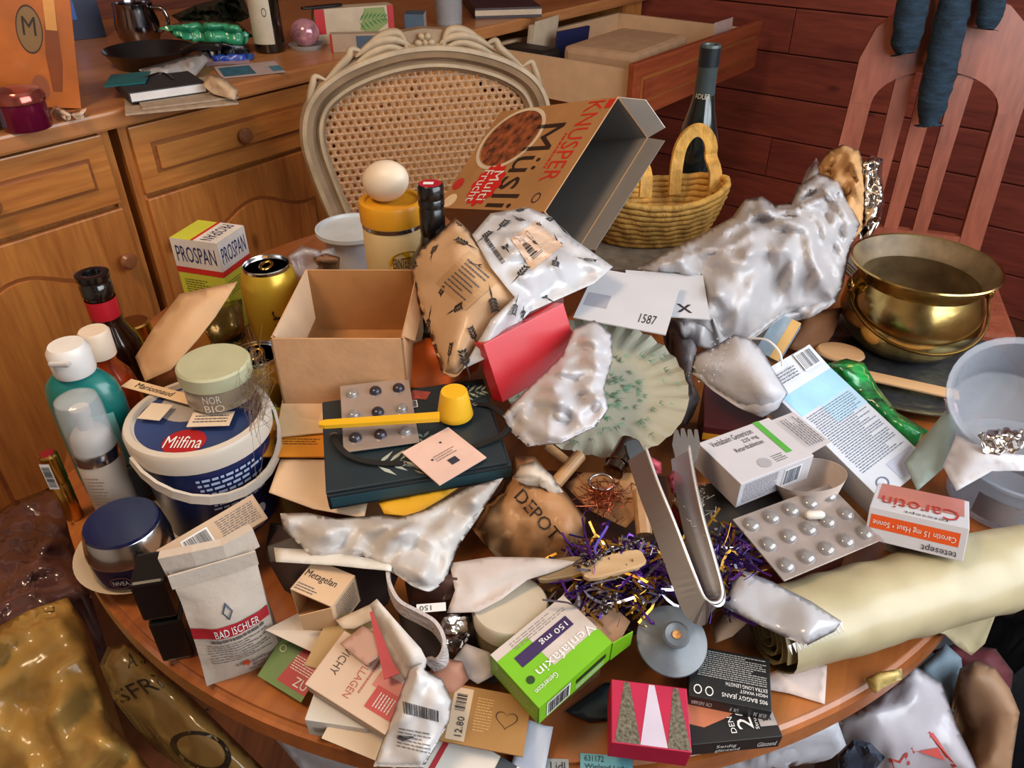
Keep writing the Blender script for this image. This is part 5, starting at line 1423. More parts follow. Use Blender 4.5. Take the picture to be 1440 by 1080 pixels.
# dowels
def dowel(label, a, b, r):
    a, b = P(*a), P(*b); o = link('wooden_dowel', tube([Vector((0, 0, 0)), (b - a)], r, 14), WOOD('#a07448', '#c09468', 'x', 8, .5)); o.location = a
    bm = bmesh.new(); bm.from_mesh(o.data); bmesh.ops.bevel(bm, geom=[e for e in bm.edges if len(e.link_faces) == 2 and any(len(f.verts) > 4 for f in e.link_faces)], offset=.001, segments=1); bm.to_mesh(o.data); bm.free()
    tag(o, label, 'dowel')
dowel('pale wooden dowel beside the brown pouch', (816, 640, .085), (778, 684, .075), .0065)
dowel('pale wooden dowel end standing near the tinsel', (900, 690, .080), (906, 752, .060), .0075)
dowel('slim wooden dowel behind the bottle stopper', (770, 628, .085), (800, 652, .08), .005)
soft('cardboard_piece', 'tan cardboard piece under the bottle stopper', 'cardboard', [(793, 682, .066), (820, 664, .075), (895, 665, .078), (900, 722, .062), (880, 742, .055), (832, 718, .058)], M('#a87a50', .7), .001, .001, .05, .01, 9, 3, sheet=.002)
# bottle stopper with ring
t = thing('bottle_stopper', 'shiny steel stopper with a pull ring below the paper plate', 'stopper', P(868, 668, .082))
a, b = P(884, 624, .088) - t.location, P(862, 664, .084) - t.location
smooth_by_angle(link('barrel', tube([a, a.lerp(b, .6), a.lerp(b, .62), a.lerp(b, .75), a.lerp(b, .77), b], [.0105, .0105, .0118, .0118, .0100, .0100], 20), M('#6a5a50', .15, 1), t))
c = P(846, 678, .083) - t.location
link('pull_ring', tube([c + Vector((math.cos(k * math.pi / 12) * .0115, math.sin(k * math.pi / 12) * .009, .002 * math.sin(k * math.pi / 12))) for k in range(24)], .0013, 6, True), SILVER, t, True)
# copper wire wad
def wires(name, label, cat, cen, n, spread, h0, h1, r, mats, seed, curl=4, flat=None):
    rnd = random.Random(seed); root = thing(name, label, cat, P(cen[0], cen[1], h0)); root['kind'] = 'stuff'
    for mi, mt in enumerate(mats):
        vs, fs = [], []
        for k in range(n // len(mats)):
            x0, y0 = rnd.gauss(cen[0], spread[0]), rnd.gauss(cen[1], spread[1])
            x0 = max(cen[0] - 1.7 * spread[0], min(cen[0] + 1.7 * spread[0], x0)); y0 = max(cen[1] - 1.7 * spread[1], min(cen[1] + 1.7 * spread[1], y0)); h = rnd.uniform(h0, h1)
            pts = [P(x0, y0, h)]
            for _ in range(curl): pts.append(pts[-1] + Vector((rnd.gauss(0, 1), rnd.gauss(0, 1), rnd.gauss(0, .6))) * r * 14)
            for p in pts: p.z = max(p.z, TZ + .002)
            m = tube(catmull(pts, 3), 1 if flat else r, 4, flat=flat); k0 = len(vs)
            vs += [v.co - root.location for v in m.vertices]; fs += [tuple(k0 + i for i in p.vertices) for p in m.polygons]; bpy.data.meshes.remove(m)
        link('strands', mesh(vs, fs), mt, root)
    return root
wires('copper_wool', 'wad of reddish copper wire below the stopper ring', 'wire wool', (848, 697), 110, (13, 8), .062, .082, .0004, [M('#9a4a2c', .35, .8)], 3)
# purple and gold tinsel
TM = [M('#2f1a5c', .25, .7), M('#5a2a86', .25, .7), M('#b88a3a', .25, .9), M('#9a96a8', .2, .9)]
wires('tinsel_garland', 'purple and gold tinsel heaped beside the tongs bend', 'tinsel', (1016, 800), 420, (14, 18), .050, .082, .0007, TM, 4, 3, (.0022, .0004))
wires('tinsel_garland', 'purple and gold tinsel heaped behind the grey lid', 'tinsel', (872, 808), 760, (36, 15), .048, .082, .0007, TM, 5, 3, (.0022, .0004))
# spatulas
def paddle(label, a, b, w, mat, name='wooden_spatula', t_=.005, bowl=1.0):
    a, b = P(*a), P(*b); pts = [a.lerp(b, s) - a for s in (0, .06, .2, .5, .8, .94, 1)]
    o = link(name, tube(pts, [.5, .85, 1, 1, 1 * bowl, .85 * bowl, .5 * bowl], flat=(w, t_), up=(0, 0, 1)), mat); o.location = a
    m = o.modifiers.new('b', 'BEVEL'); m.width = .0012; m.segments = 2
    return tag(o, label, 'spatula')
paddle('pale wooden spatula handle with a hanging hole among the tinsel', (818, 806, .088), (906, 784, .092), .020, WOOD('#b08e68', '#c9aa84', 'x', 8, .5))
paddle('grey weathered wooden spatula blade beside the white paper', (754, 806, .075), (822, 796, .083), .022, WOOD('#7a664c', '#97805f', 'x', 8, .6))
# bead chains
def chain(label, pts, r, mat):
    c = catmull([P(*p) for p in pts], 5); root = thing('bead_chain', label, 'chain', c[0])
    me = lathe([(0, -r), (r * .7, -r * .7), (r, 0), (r * .7, r * .7), (0, r)], 8)
    acc = 0
    for i in range(1, len(c)):
        acc += (c[i] - c[i - 1]).length
        if acc >= r * 1.9: acc = 0; o = link('bead', me, mat, root, True); o.location = c[i] - c[0]
    link('cord', tube([p - c[0] for p in c], r * .25, 5), mat, root)
BD = M('#2a1c1a', .25, coat=.5)
chain('dark bead chain running over the grey spatula', [(806, 796, .088), (830, 792, .094), (850, 778, .094), (880, 768, .094), (905, 757, .09)], .0026, BD)
chain('dark zigzag bead chain beside the green tablet box', [(842, 864, .088), (848, 848, .09), (858, 838, .092), (868, 836, .092), (860, 850, .09), (846, 866, .086)], .0026, BD)
# tongs
t = thing('kitchen_tongs', 'shiny steel serving tongs with a fork end lying over the tinsel', 'tongs', P(985, 850, .09))
STEEL = M('#c4c4c8', .28, 1, var=.06)
pp_ = [P(*q) - t.location for q in ((897, 640, .135), (914, 690, .126), (936, 745, .116), (960, 810, .102), (976, 850, .092), (988, 861, .090), (1000, 858, .090), (1003, 840, .093), (993, 800, .102), (978, 745, .114), (966, 690, .125), (958, 640, .134))]
link('spring_strip', tube(catmull(pp_, 5), 1, flat=(.002, .021), up=(.62, .28, .72)), STEEL, t)
link('edge_glint', tube(catmull([p + Vector((.0062, .0028, .0078)) for p in pp_], 5), .0014, 6), M('#e0e0e4', .3, .6), t, True)  # pale tube imitates the bright glint along the strip edge
# serving spoon-fork, black handle, petals
mt, _, _ = frame(P(946, 660, .128), P(984, 655, .130), P(962, 575, .140))
ol_ = [(.008, 0), (.015, 0), (.022, .012), (.026, .03), (.0255, .048), (.0225, .048), (.0215, .036), (.0195, .048), (.0165, .048), (.0155, .036), (.0135, .049), (.0105, .049), (.0095, .036), (.0075, .047), (.0045, .047), (.0015, .03), (.003, .012)]
fk = link('fork_end', prism(ol_, -.001, .001), STEEL, t); 
lm = t.matrix_world.inverted() if False else Matrix.Translation(-t.location); fk.matrix_local = lm @ mt
paddle('black nylon spatula handle poking out below the paper plate', (886, 618, .125), (918, 705, .09), .018, M('#0c0c10', .25, coat=.3), 'kitchen_spatula', .004, .8)
soft('petal', 'crumpled pink paper petal on the black spatula', 'petal', [(902, 652, .128), (912, 640, .133), (930, 650, .130), (932, 664, .122), (918, 664, .122)], M('#a83a4a', .6), .004, .004, .01, .008, 4, 2)
soft('petal', 'dark red wilted petal lying inside the tongs', 'petal', [(938, 670, .12), (950, 655, .125), (964, 668, .12), (960, 690, .11), (944, 692, .11)], M('#6a1a2a', .6), .004, .004, .01, .01, 4, 3)
soft('petal', 'small orange petal above the red wilted one', 'petal', [(948, 644, .126), (958, 642, .126), (960, 654, .122), (950, 656, .122)], M('#b8501c', .6), .002, .002, .01, .005, 4, 4)
wires('grey_hair', 'wisps of pale grey hair beside the tongs', 'hair', (975, 715), 60, (10, 22), .08, .12, .0002, [M('#a89a88', .6)], 9)
# white paper strip, wallet, round lid
soft('paper_strip', 'long white torn paper strip across the round white lid', 'paper', [(632, 792, .085), (690, 783, .085), (760, 784, .085), (812, 790, .085), (785, 802, .082), (742, 815, .08), (705, 842, .078), (672, 860, .074), (628, 862, .07), (640, 830, .08)], M('#c4b6b0', .65), .006, .005, .04, .01, 8, 6, sheet=.0008)
soft('wallet', 'dark brown leather pouch under the white carrier bag', 'wallet', [(568, 812, .06), (600, 800, .068), (650, 796, .072), (678, 802, .072), (686, 825, .065), (660, 848, .055), (620, 860, .048), (575, 850, .045)], M('#3f241e', .4, coat=.2, bump=.3), .014, .004, .03, .04, 8, 3)
v = P(717, 844, .072); t = thing('round_canister', 'round cream plastic canister with a flat lid in the heap', 'canister', Vector((v.x, v.y, TZ + .0305))); t.rotation_euler = (0, 0, 0)
lobj('body', [(0, 0), (.0285, 0), (.0295, .003), (.0295, .022), (0, .022)], M('#8a7a5c', .3), t, 36)
lobj('lid', [(.0295, .020), (.031, .021), (.0315, .036), (.030, .038), (0, .039)], M('#c9bba6', .45), t, 40)
# foil ball and clear dish
soft('foil_ball', 'small crumpled ball of silver foil in a clear wrapper', 'foil', [(612, 884, .05), (620, 864, .06), (640, 858, .062), (658, 866, .058), (662, 888, .048), (648, 903, .04), (622, 902, .04)], FOIL, .016, .012, .012, .03, 4, 3, smooth=False)
soft('clear_wrapper', 'clear brown sweet wrapper beside the round canister', 'wrapper', [(664, 880, .04), (690, 878, .045), (708, 895, .04), (700, 905, .035), (672, 905, .032)], M('#8a6a44', .15, alpha=.6, coat=.5), .010, .008, .012, .02, 5, 4)
# felt ribbon
c = catmull([P(*p) for p in ((546, 800, .085), (548, 825, .085), (562, 852, .082), (590, 868, .080), (612, 882, .078), (624, 905, .072), (620, 928, .062), (604, 935, .055))], 6)
o = link('felt_ribbon', tube([p - c[0] for p in c], 1, flat=(.003, .014), up=(0, 0, 1)), M('#b9aeac', .9, var=.08, bump=.5, bscale=250)); o.location = c[0]; tag(o, 'curled grey-white felt ribbon in front of the brown pouch', 'ribbon')
o, f = carton('price_tag', 'small white tag printed 150 on the brown leather pouch', 'tag', P(586, 862, .078), P(626, 850, .078), P(588, 850, .082), .0008, PAPER, 0)
txt(o, f['top'], (.1, .2, .5, .8), '150', INK, 180)
soft('garment_tag', 'small cream tag with a round mark beside the opened tablet box', 'tag', [(472, 872, .062), (520, 850, .066), (530, 862, .066), (522, 872, .063), (498, 884, .06), (482, 884, .06)], M('#c9b4a0', .65), .0005, .0005, .05, .01, 8, 3, sheet=.0008)
# white folded paper cone and silver sachet
soft('paper_cone', 'white paper folded to a cone with a tan inside', 'paper', [(520, 850, .10), (530, 842, .104), (556, 872, .10), (592, 912, .088), (600, 928, .08), (594, 942, .072), (570, 958, .062), (552, 930, .068), (536, 890, .082)], M('#cfc4bc', .65), .010, .005, .03, .01, 7, 3, sheet=.0008)
SV = soft('silver_sachet', 'torn white and silver sachet with a barcode hanging over the table front', 'sachet', [(578, 935, .072), (600, 928, .078), (598, 942, .075), (622, 955, .066), (636, 985, .058), (632, 1015, .05), (610, 1055, .035), (595, 1080, .028), (525, 1078, .026), (534, 1052, .034), (552, 1005, .05), (566, 965, .062)],
     M('#c4c0c0', .4, .1, var=.05, bump=.35, bscale=50, kind='crease'), .012, .008, .016, .015, 5, 5)
drape(SV, [(568, 1003), (618, 1016), (618, 1000), (566, 986)], bars_geo(26, 4), INK, 'barcode')
drape(SV, [(555, 1050), (605, 1062), (606, 1030), (560, 1022)], lines_geo(6, 5, .35, 7), M('#6a6868', .5), 'small_print')
drape(SV, [(556, 1040), (580, 1046), (584, 1036), (558, 1034)], poly_geo([(0, .6), (.4, 0), (1, 1), (.2, 1)]), INK, 'logo', .0016)
# Vichy box
VM = M('#c4aa96', .55, var=.04)
o, f = carton('cream_box', 'flat cream and red cosmetics box lettered VICHY at the table front', 'box', P(428, 962, .050), P(548, 1022, .046), P(490, 890, .060), .014, VM)
txt(o, f['top'], (.13, .34, .22, .80), 'VICHY', M('#3a2c2a', .5), 270); 
txt(o, f['top'], (.40, .15, .48, .90), 'COLLAGEN', M('#a8504a', .5), 270); lines(o, f['top'], (.50, .3, .56, .9), 1, M('#a8504a', .5), 5, 270)
put(o, f['top'], (.66, .18, 1, .55), RECT, M('#a81626', .4), 'red_panel', 0, 2); lines(o, f['top'], (.72, .24, .92, .48), 4, WHITE, 3, 270, 5, 4); put(o, f['top'], (.60, .5, 1, .75), RECT, M('#b86a60', .5), 'red_fade', 0, 1)
o, f = carton('red_card', 'red card strip tucked behind the paper cone', 'card', P(540, 955, .062), P(562, 948, .064), P(516, 862, .075), .001, M('#a81830', .5), 0)
# brown card with heart outline
o, f = carton('kraft_card', 'brown kraft card with a drawn heart and price sticker', 'card', P(612, 1040, .030), P(737, 1047, .026), P(640, 962, .038), .0016, M('#946a36', .7, var=.06), 0)
put(o, f['top'], (.10, .05, .32, .95), RECT, M('#c4ab90', .6), 'sticker'); bars(o, f['top'], (.14, .55, .26, .85), 10, seed=3, rot=90, back=False); txt(o, f['top'], (.2, .12, .28, .45), '12.80', INK, 90, 4)
heart = []
for k in range(36):
    a = 2 * math.pi * k / 36; heart.append((.5 + .5 * math.sin(a) ** 3, .55 + (.40 * math.cos(a) - .17 * math.cos(2 * a) - .07 * math.cos(3 * a) - .03 * math.cos(4 * a)) * .95))
hin = [(.5 + (x - .5) * .9, .52 + (y - .52) * .9) for x, y in heart]
put(o, f['top'], (.62, .35, .88, .70), (heart + hin, [(i, (i + 1) % 36, 36 + (i + 1) % 36, 36 + i) for i in range(36)]), M('#3a2410', .6), 'heart', 200 * 0, 2)
lines(o, f['top'], (.38, .25, .58, .85), 8, M('#c0995e', .6), 5, 0, 5)
# small papers
soft('receipt', 'crumpled till receipt lying beside the green tablet box', 'receipt', [(634, 932, .040), (655, 905, .048), (690, 918, .045), (694, 950, .036), (672, 962, .032), (650, 948, .036)], M('#c4b8b4', .65), .002, .004, .03, .01, 7, 5, sheet=.0006)
soft('pink_paper', 'crumpled salmon paper behind the silver sachet', 'paper', [(602, 945, .045), (625, 925, .052), (650, 930, .050), (660, 955, .040), (640, 975, .036), (612, 972, .04)], M('#b07a64', .65), .004, .006, .03, .012, 7, 7)
soft('tan_card', 'red and tan card beside the flat cosmetics box', 'card', [(478, 905, .066), (510, 880, .07), (530, 890, .07), (538, 920, .066), (515, 935, .064)], M('#b08878', .6), .001, .001, .03, .01, 7, 3, sheet=.0008)
o, f = carton('cream_envelope', 'cream envelope sticking out under the cosmetics box', 'envelope', P(452, 1038, .020), P(560, 1068, .016), P(480, 995, .024), .0014, PAPERw, 0)
o, f = carton('white_booklet', 'white booklet with a dark stripe under the kraft card', 'booklet', P(590, 1076, .012), P(720, 1100, .008), P(640, 1030, .018), .004, PAPER, 0)
put(o, f['top'], (.72, 0, .92, 1), RECT, M('#2a3440', .5), 'dark_stripe'); put(o, f['top'], (.10, 0, .16, 1), RECT, M('#a82a34', .5), 'red_stripe')
soft('blue_white_paper', 'pale bluish paper slipping off the table front', 'paper', [(716, 1085, .004), (738, 1010, .018), (765, 1020, .016), (778, 1022, .014), (765, 1090, .002)], M('#aeb2be', .6), .001, .001, .05, .01, 9, 2, sheet=.0008)
# green Venlafaxin carton, opened
GB = M('#6fae1a', .4, var=.06, coat=.15)
r_, f, d = open_carton('tablet_box', 'opened lime green tablet box lettered Venlafaxin with a violet band', 'box', P(758, 996, .062), P(866, 908, .070), P(686, 924, .068), .028, GB, M('#a87c5e', .7), 'right')
lx_, ly_, lz_ = d; T = f['top']
put(r_, T, (.40, .30, 1, 1), RECT, M('#c9bcb4', .5), 'white_field'); put(r_, T, (.0, .86, .40, 1), RECT, M('#c9bcb4', .5), 'white_field')
put(r_, T, (.15, .56, .85, .74), RECT, M('#33204f', .45), 'violet_band', 0, 2); txt(r_, T, (.45, .60, .80, .71), '150 mg', WHITE, 180, 4)
txt(r_, T, (.22, .28, .98, .42), 'Venlafaxin', WHITE, 180, 4); txt(r_, T, (.08, .14, .36, .22), 'Genericon', WHITE, 180, 4); put(r_, T, (.08, .30, .17, .42), ell_geo(10), M('#1d3a12', .5), 'logo', 0, 2)
lines(r_, T, (.2, .80, .9, .95), 3, M('#8a7c78', .6), 4, 0, 8)
bars(r_, f['front'], (.12, .18, .40, .82), 22, seed=4); put(r_, f['front'], (.50, .45, .92, .66), RECT, M('#1c2a14', .5), 'dark_line', 0, 2); lines(r_, f['front'], (.5, .12, .9, .36), 2, WHITE, 3, 180, 8)
lines(r_, f['left'], (.1, .2, .9, .8), 4, M('#d0e0b0', .5), 7, 0, 12)
panel('flap', [(lx_, 0, -lz_), (lx_, ly_, -lz_), (lx_ + .032, ly_ - .006, -lz_ + .010), (lx_ + .032, .008, -lz_ + .010)], M('#b08a70', .7), r_)
panel('flap', [(lx_, ly_, -.001), (lx_, ly_, -lz_), (lx_ + .024, ly_ + .004, -lz_ * .8), (lx_ + .024, ly_ + .004, -lz_ * .1)], M('#a87c5e', .7), r_)
panel('flap', [(lx_, 0, -.001), (lx_ + .020, -.003, -lz_ * .1), (lx_ + .020, -.003, -lz_ * .85), (lx_, 0, -lz_)], GB, r_)
slab('flat_parcel', 'flat tan parcel lying under the lime green tablet box', 'parcel', ((765, 975), (850, 915), (710, 920)), .036, M('#7a5a3c', .7))
# grey pot lid
v = P(944, 902, .052); t = thing('pot_lid', 'small grey enamel pot lid with a worn knob', 'lid', v); t.rotation_euler = (math.radians(22), math.radians(2), 0)
EN = M('#5a6068', .3, var=.2, nscale=60, coat=.3)
lobj('disc', [(0, .006), (.010, .0055), (.022, .002), (.027, 0), (.0285, .0015), (.028, .003), (.022, .0045), (.010, .008), (0, .0085)], EN, t, 48)
lobj('knob', [(.005, .008), (.004, .012), (.006, .015), (.0105, .017), (.0108, .019), (.009, .0205), (.004, .0195), (0, .019)], EN, t, 28)
lobj('worn_spot', [(0, .0192), (.0028, .0198), (.0036, .0204)], M('#a8763a', .6, var=.6, nscale=300), t, 10, False)
# pink box with pennant triangles
o, f = carton('jewellery_box', 'crimson gift box patterned with glitter and white triangles', 'box', P(860, 1044, .040), P(973, 1056, .036), P(862, 955, .044), .022, M('#a8153c', .5, var=.1))
for (x0, x1, m) in ((.04, .36, M('#7a7464', .35, .6, var=.6, nscale=400)), (.36, .70, M('#cbbfd0', .5)), (.70, .99, M('#7a7464', .35, .6, var=.6, nscale=400))):
    put(o, f['top'], (x0, .02, x1, .98), poly_geo([(0, 0), (1, 0), (.62, 1), (.40, 1)]), m, 'pennant')
put(o, f['top'], (.45, .02, .62, .30), RECT, M('#cbbfd0', .5), 'pennant', 0, 0)
# black clothing tag box and tights box
o, f = carton('jeans_tag', 'black cardboard jeans tag with white print', 'tag', P(968, 978, .034), P(1081, 974, .034), P(990, 912, .038), .014, M('#121214', .45))
lines(o, f['top'], (.1, .42, .95, .95), 9, M('#b8b8b8', .5), 6, 0, 16); txt(o, f['top'], (.40, .10, .95, .20), '90S BAGGY JEANS', WHITE, 180, 3); txt(o, f['top'], (.62, .23, .95, .29), 'HIGH WAIST', WHITE, 180, 3); txt(o, f['top'], (.45, .32, .95, .39), 'EXTRA LONG LENGTH', WHITE, 180, 3)
put(o, f['top'], (.06, .06, .16, .24), ring_geo(), WHITE, 'care_symbol', 0, 3); put(o, f['top'], (.2, .06, .3, .24), ring_geo(), WHITE, 'care_symbol', 0, 3)
txt(o, f['front'], (.05, .3, .3, .7), 'CN 165/68A', WHITE, 180, 3); txt(o, f['front'], (.52, .3, .62, .7), 'UK 8', WHITE, 180, 3); txt(o, f['front'], (.80, .3, .95, .7), 'EUR 36', WHITE, 180, 3)
o, f = carton('tights_box', 'flat black tights packet with a skin tone picture and 20 DEN', 'packet', P(973, 1048, .019), P(1094, 1020, .018), P(962, 985, .021), .016, M('#1a1718', .4))
put(o, f['top'], (.02, .35, .58, .95), poly_geo([(0, 1), (0, .2), (.3, .0), (.75, .25), (1, .45), (1, .75), (.6, 1)]), M('#b0694a', .5), 'skin_picture'); txt(o, f['top'], (.55, .22, .72, .78), '20', WHITE, 90, 4); txt(o, f['top'], (.46, .16, .52, .52), 'DEN', WHITE, 90, 4); txt(o, f['top'], (.74, .2, .79, .95), 'Strumpfhose', WHITE, 90, 4)
put(o, f['top'], (.80, .25, .99, .98), RECT, M('#9a928e', .4), 'grey_label', 0, 2); lines(o, f['top'], (.84, .35, .95, .9), 2, INK, 4, 90, 4, 4); txt(o, f['front'], (.28, .45, .5, .8), 'Seidig', WHITE, 0, 3); txt(o, f['front'], (.28, .1, .55, .42), 'glänzend', WHITE, 0, 3); txt(o, f['front'], (.74, .3, .95, .7), 'Glänzend', WHITE, 0, 3)
# labels at the table rim
o, f = carton('shelf_label', 'pale blue shelf label printed 631172 at the table rim', 'label', P(816, 1083, .0012), P(890, 1083, .0012), P(818, 1059, .0012), .0007, M('#5f97a4', .5), 0)
txt(o, f['top'], (.08, .55, .45, .9), '631172', INK); txt(o, f['top'], (.08, .05, .92, .4), 'Wieland Light', INK)
o, f = carton('shelf_label', 'grey shelf label printed Lidl at the table rim', 'label', P(748, 1090, .0012), P(800, 1088, .0012), P(750, 1066, .0012), .0007, M('#8a8f92', .5), 0)
txt(o, f['top'], (.5, .3, .9, .8), 'Lidl', INK)
soft('dark_leaflet', 'dark blue leaflet under the lime green tablet box', 'leaflet', [(795, 1000, .004), (850, 960, .008), (870, 960, .008), (870, 1010, .003), (830, 1015, .002)], M('#10202c', .35), .001, .001, .05, .01, 8, 2, sheet=.0008)
soft('paper_scrap', 'brown paper scrap curving out right of the grey lid', 'paper', [(1000, 880, .035), (1020, 860, .045), (1055, 872, .045), (1030, 895, .035), (1005, 905, .03)], M('#b08e74', .65), .004, .002, .03, .01, 7, 3, sheet=.0008)

# things that close the gaps of the heap
soft('grey_bag', 'grey translucent bag squeezed between the paper plate and the mask', 'bag', [(930, 452, .085), (950, 440, .09), (985, 470, .085), (978, 500, .08), (972, 530, .075), (985, 560, .06), (960, 575, .055), (955, 520, .07), (950, 480, .08)], M('#8a8488', .3, var=.1, alpha=.9, bump=.3, bscale=40, kind='crease', coat=.2), .012, .008, .018, .05, 6, 5)
soft('gap_shade', 'dark brown filler added for the shade under the opened tablet box', 'cloth', [(380, 735, .03), (440, 740, .04), (520, 790, .045), (560, 810, .045), (545, 850, .03), (470, 870, .02), (400, 830, .02), (372, 780, .02)], M('#2a1612', .85), .012, .006, .03, .03, 10, 4)  # added filler, the dark colour plays the shade in this gap
soft('gap_shade', 'dark grey filler standing in for shade under the silver foil ball and canister', 'cloth', [(560, 860, .02), (620, 850, .03), (690, 870, .03), (720, 905, .02), (700, 960, .012), (620, 950, .012), (570, 920, .012)], M('#2c2220', .85), .010, .006, .03, .03, 10, 6)  # second added filler, coloured dark in place of shade
# ================================================================== things on the sideboard top (0.16 m above the table top)
HC = .1603
def up(px, py, h): return P(px, py, HC) + Vector((0, 0, h))
# ice cream carton
y0 = P(60, 155, HC).y
p0, p1 = P(8, 164, HC + .004), P(116, 152, HC + .001)
o, f = carton('ice_cream_box', 'orange-brown ice cream carton with an M emblem on the sideboard', 'box', p0, p1, PY(14, 6, p0.y + .03), .06, M('#a8591c', .4, var=.25, nscale=12, coat=.2))
o.location.z += .9004 - min((o.matrix_world @ v.co).z for v in o.data.vertices)
T = f['top']
put(o, T, (.30, .48, .62, .90), ell_geo(), M('#7a5a34', .4), 'emblem'); put(o, T, (.30, .48, .62, .90), ring_geo(.04), M('#3a2410', .4), 'emblem_ring', 0, 2); txt(o, T, (.38, .64, .54, .80), 'M', M('#2a1a0c', .4), 0, 4)
put(o, T, (.62, .15, .82, .98), poly_geo([(.2, 0), (.8, 0), (1, .3), (.9, 1), (.3, 1), (0, .4)]), M('#7a3a10', .4), 'ice_cream_picture', 0, 2); put(o, T, (.66, .7, .80, .98), RECT, M('#c98a44', .4), 'ice_cream_picture', 0, 3); put(o, T, (.40, .05, .62, .30), ell_geo(), M('#8a4a2a', .4), 'almond_picture', 0, 2)
R_ = f['right']; put(o, R_, (0, 0, 1, 1), RECT, M('#c98a58', .45), 'side_print'); bars(o, R_, (.15, .58, .85, .78), 10, M('#3a4468', .6), 3, 90); put(o, R_, (.3, .12, .8, .26), ell_geo(), M('#8fa4b4', .5), 'seal', 0, 3); lines(o, R_, (.3, .32, .7, .54), 4, M('#8a4a24', .6), 4, 90, 6)
# magenta tin
v = P(36, 182, HC); t = thing('candy_tin', 'shiny magenta candy tin with a rose gold domed lid', 'tin', Vector((v.x, v.y + .012, TZ + HC)))
lobj('wall', [(0, 0), (.039, 0), (.041, .003), (.041, .05), (0, .05)], M('#6a0f34', .2, .4, coat=.4), t, 40)
lobj('lid', [(.041, .046), (.0435, .048), (.0435, .058), (.038, .067), (.018, .072), (0, .073)], M('#a85a50', .15, .8), t, 40)
v = P(2, 178, HC); o, f = carton('pale_blue_box', 'pale blue box at the end of the sideboard beside the candy tin', 'box', P(-70, 194, HC), P(-4, 188, HC), up(-70, 194, .06), .05, M('#8fb4b4', .5))
v = P(6, 110, HC); t = thing('dark_jar', 'dark brown jar with an orange lid behind the candy tin', 'jar', v)
lobj('body', [(0, 0), (.03, 0), (.032, .003), (.032, .06), (.026, .07), (0, .07)], M('#1a0c08', .2, coat=.4), t); lobj('lid', [(.026, .07), (.028, .07), (.028, .082), (.026, .084), (0, .084)], M('#c9801c', .4), t)
o, f = carton('orange_carton', 'orange carton standing behind the ice cream box', 'box', P(10, 62, HC), P(70, 56, HC), up(10, 62, .14), .05, M('#b85a14', .5))
o, f = carton('blue_carton', 'dark blue and white carton behind the ice cream box', 'box', P(95, 58, HC), P(150, 52, HC), up(95, 58, .10), .05, M('#141c3c', .45)); put(o, f['top'], (.1, .5, .4, 1), RECT, M('#2a5aa8', .4), 'blue_field')
# crumpled wrapper
soft('wrapper', 'torn pale wrapper in front of the ice cream box', 'wrapper', [(70, 158, .165), (78, 148, .175), (98, 158, .172), (122, 152, .175), (118, 162, .165), (90, 166, .162)], M('#c4a48a', .4, var=.1), .008, .008, .02, .01, 5, 3)
# newspapers, book, folder
o, f = carton('newspaper', 'folded newspapers under the white-edged book', 'newspaper', P(176, 160, HC + .004), P(336, 150, HC + .004), P(150, 128, HC + .004), .004, M('#a08a74', .8, var=.2, nscale=60), 0)
o, f = carton('newspaper', 'second newspaper lying askew on the folded ones', 'newspaper', P(200, 152, HC + .009), P(338, 140, HC + .009), P(160, 122, HC + .009), .004, M('#96826e', .8, var=.2, nscale=60), 0)
o, f = carton('book', 'thick hardback with a white page edge on the newspapers', 'book', P(180, 131, HC + .029), P(286, 114, HC + .029), P(168, 112, HC + .029), .0198, M('#23282c', .5))
link('page_edge', bm_mesh(box_bm(.003, f['top'].w - .003, -.0006, .02, -.017, -.002, 0)), M('#dcd8d8', .6), o)
soft('paper_curl', 'curled yellowish paper at the right end of the book', 'paper', [(285, 120, .19), (292, 104, .205), (312, 108, .20), (335, 126, .18), (330, 140, .172), (300, 132, .176)], M('#b09478', .65), .004, .004, .03, .01, 6, 5, sheet=.001)
o, f = carton('teal_folder', 'teal folder lying behind the hardback book', 'folder', P(146, 121, HC + .030), P(204, 112, HC + .034), P(170, 104, HC + .034), .003, M('#0c5a62', .45), 0)
# metal and dark kitchen things
SP = M('#8a8488', .15, 1, var=.1)
v = P(200, 62, HC); t = thing('gravy_boat', 'small shiny steel jug among dark pans on the sideboard', 'jug', Vector((v.x, v.y, TZ + HC)))
lobj('body', [(0, .0), (.04, 0), (.052, .02), (.055, .05), (.048, .085), (.05, .10), (.046, .10), (.044, .085), (.05, .05), (0, .01)], SP, t, 36)
link('handle', tube(catmull([(.05, -.01, .09), (.08, -.01, .085), (.085, -.01, .05), (.055, -.01, .03)], 5), .005, 8), SP, t, True)
v = P(215, 92, HC); t = thing('frying_pan', 'dark shallow pan with a black handle on the sideboard', 'pan', Vector((v.x, v.y, TZ + HC)))
lobj('dish', [(0, 0), (.075, 0), (.10, .035), (.104, .037), (.102, .039), (.074, .004), (0, .004)], M('#161418', .3, .4, coat=.3), t, 44)
link('handle', tube(catmull([(.09, -.03, .035), (.13, -.05, .05), (.19, -.06, .055)], 5), [.008] * 11, 8), M('#0c0c0e', .4), t, True)
soft('clear_tray', 'clear plastic tray with a white insert beside the dark pan', 'tray', [(195, 98, .19), (240, 85, .19), (290, 72, .19), (296, 82, .185), (270, 112, .17), (215, 118, .168)], clear('#b8b4b4', .75, .1), .006, .005, .02, .02, 6, 3)
soft('green_pouch', 'shiny green foil pouch lying behind the dark pan', 'pouch', [(222, 40, .22), (258, 30, .23), (300, 28, .23), (335, 32, .225), (358, 52, .19), (330, 55, .19), (280, 50, .20), (245, 46, .21)], M('#2f8a62', .25, coat=.4), .012, .008, .025, .03, 6, 3, floor=.1608)
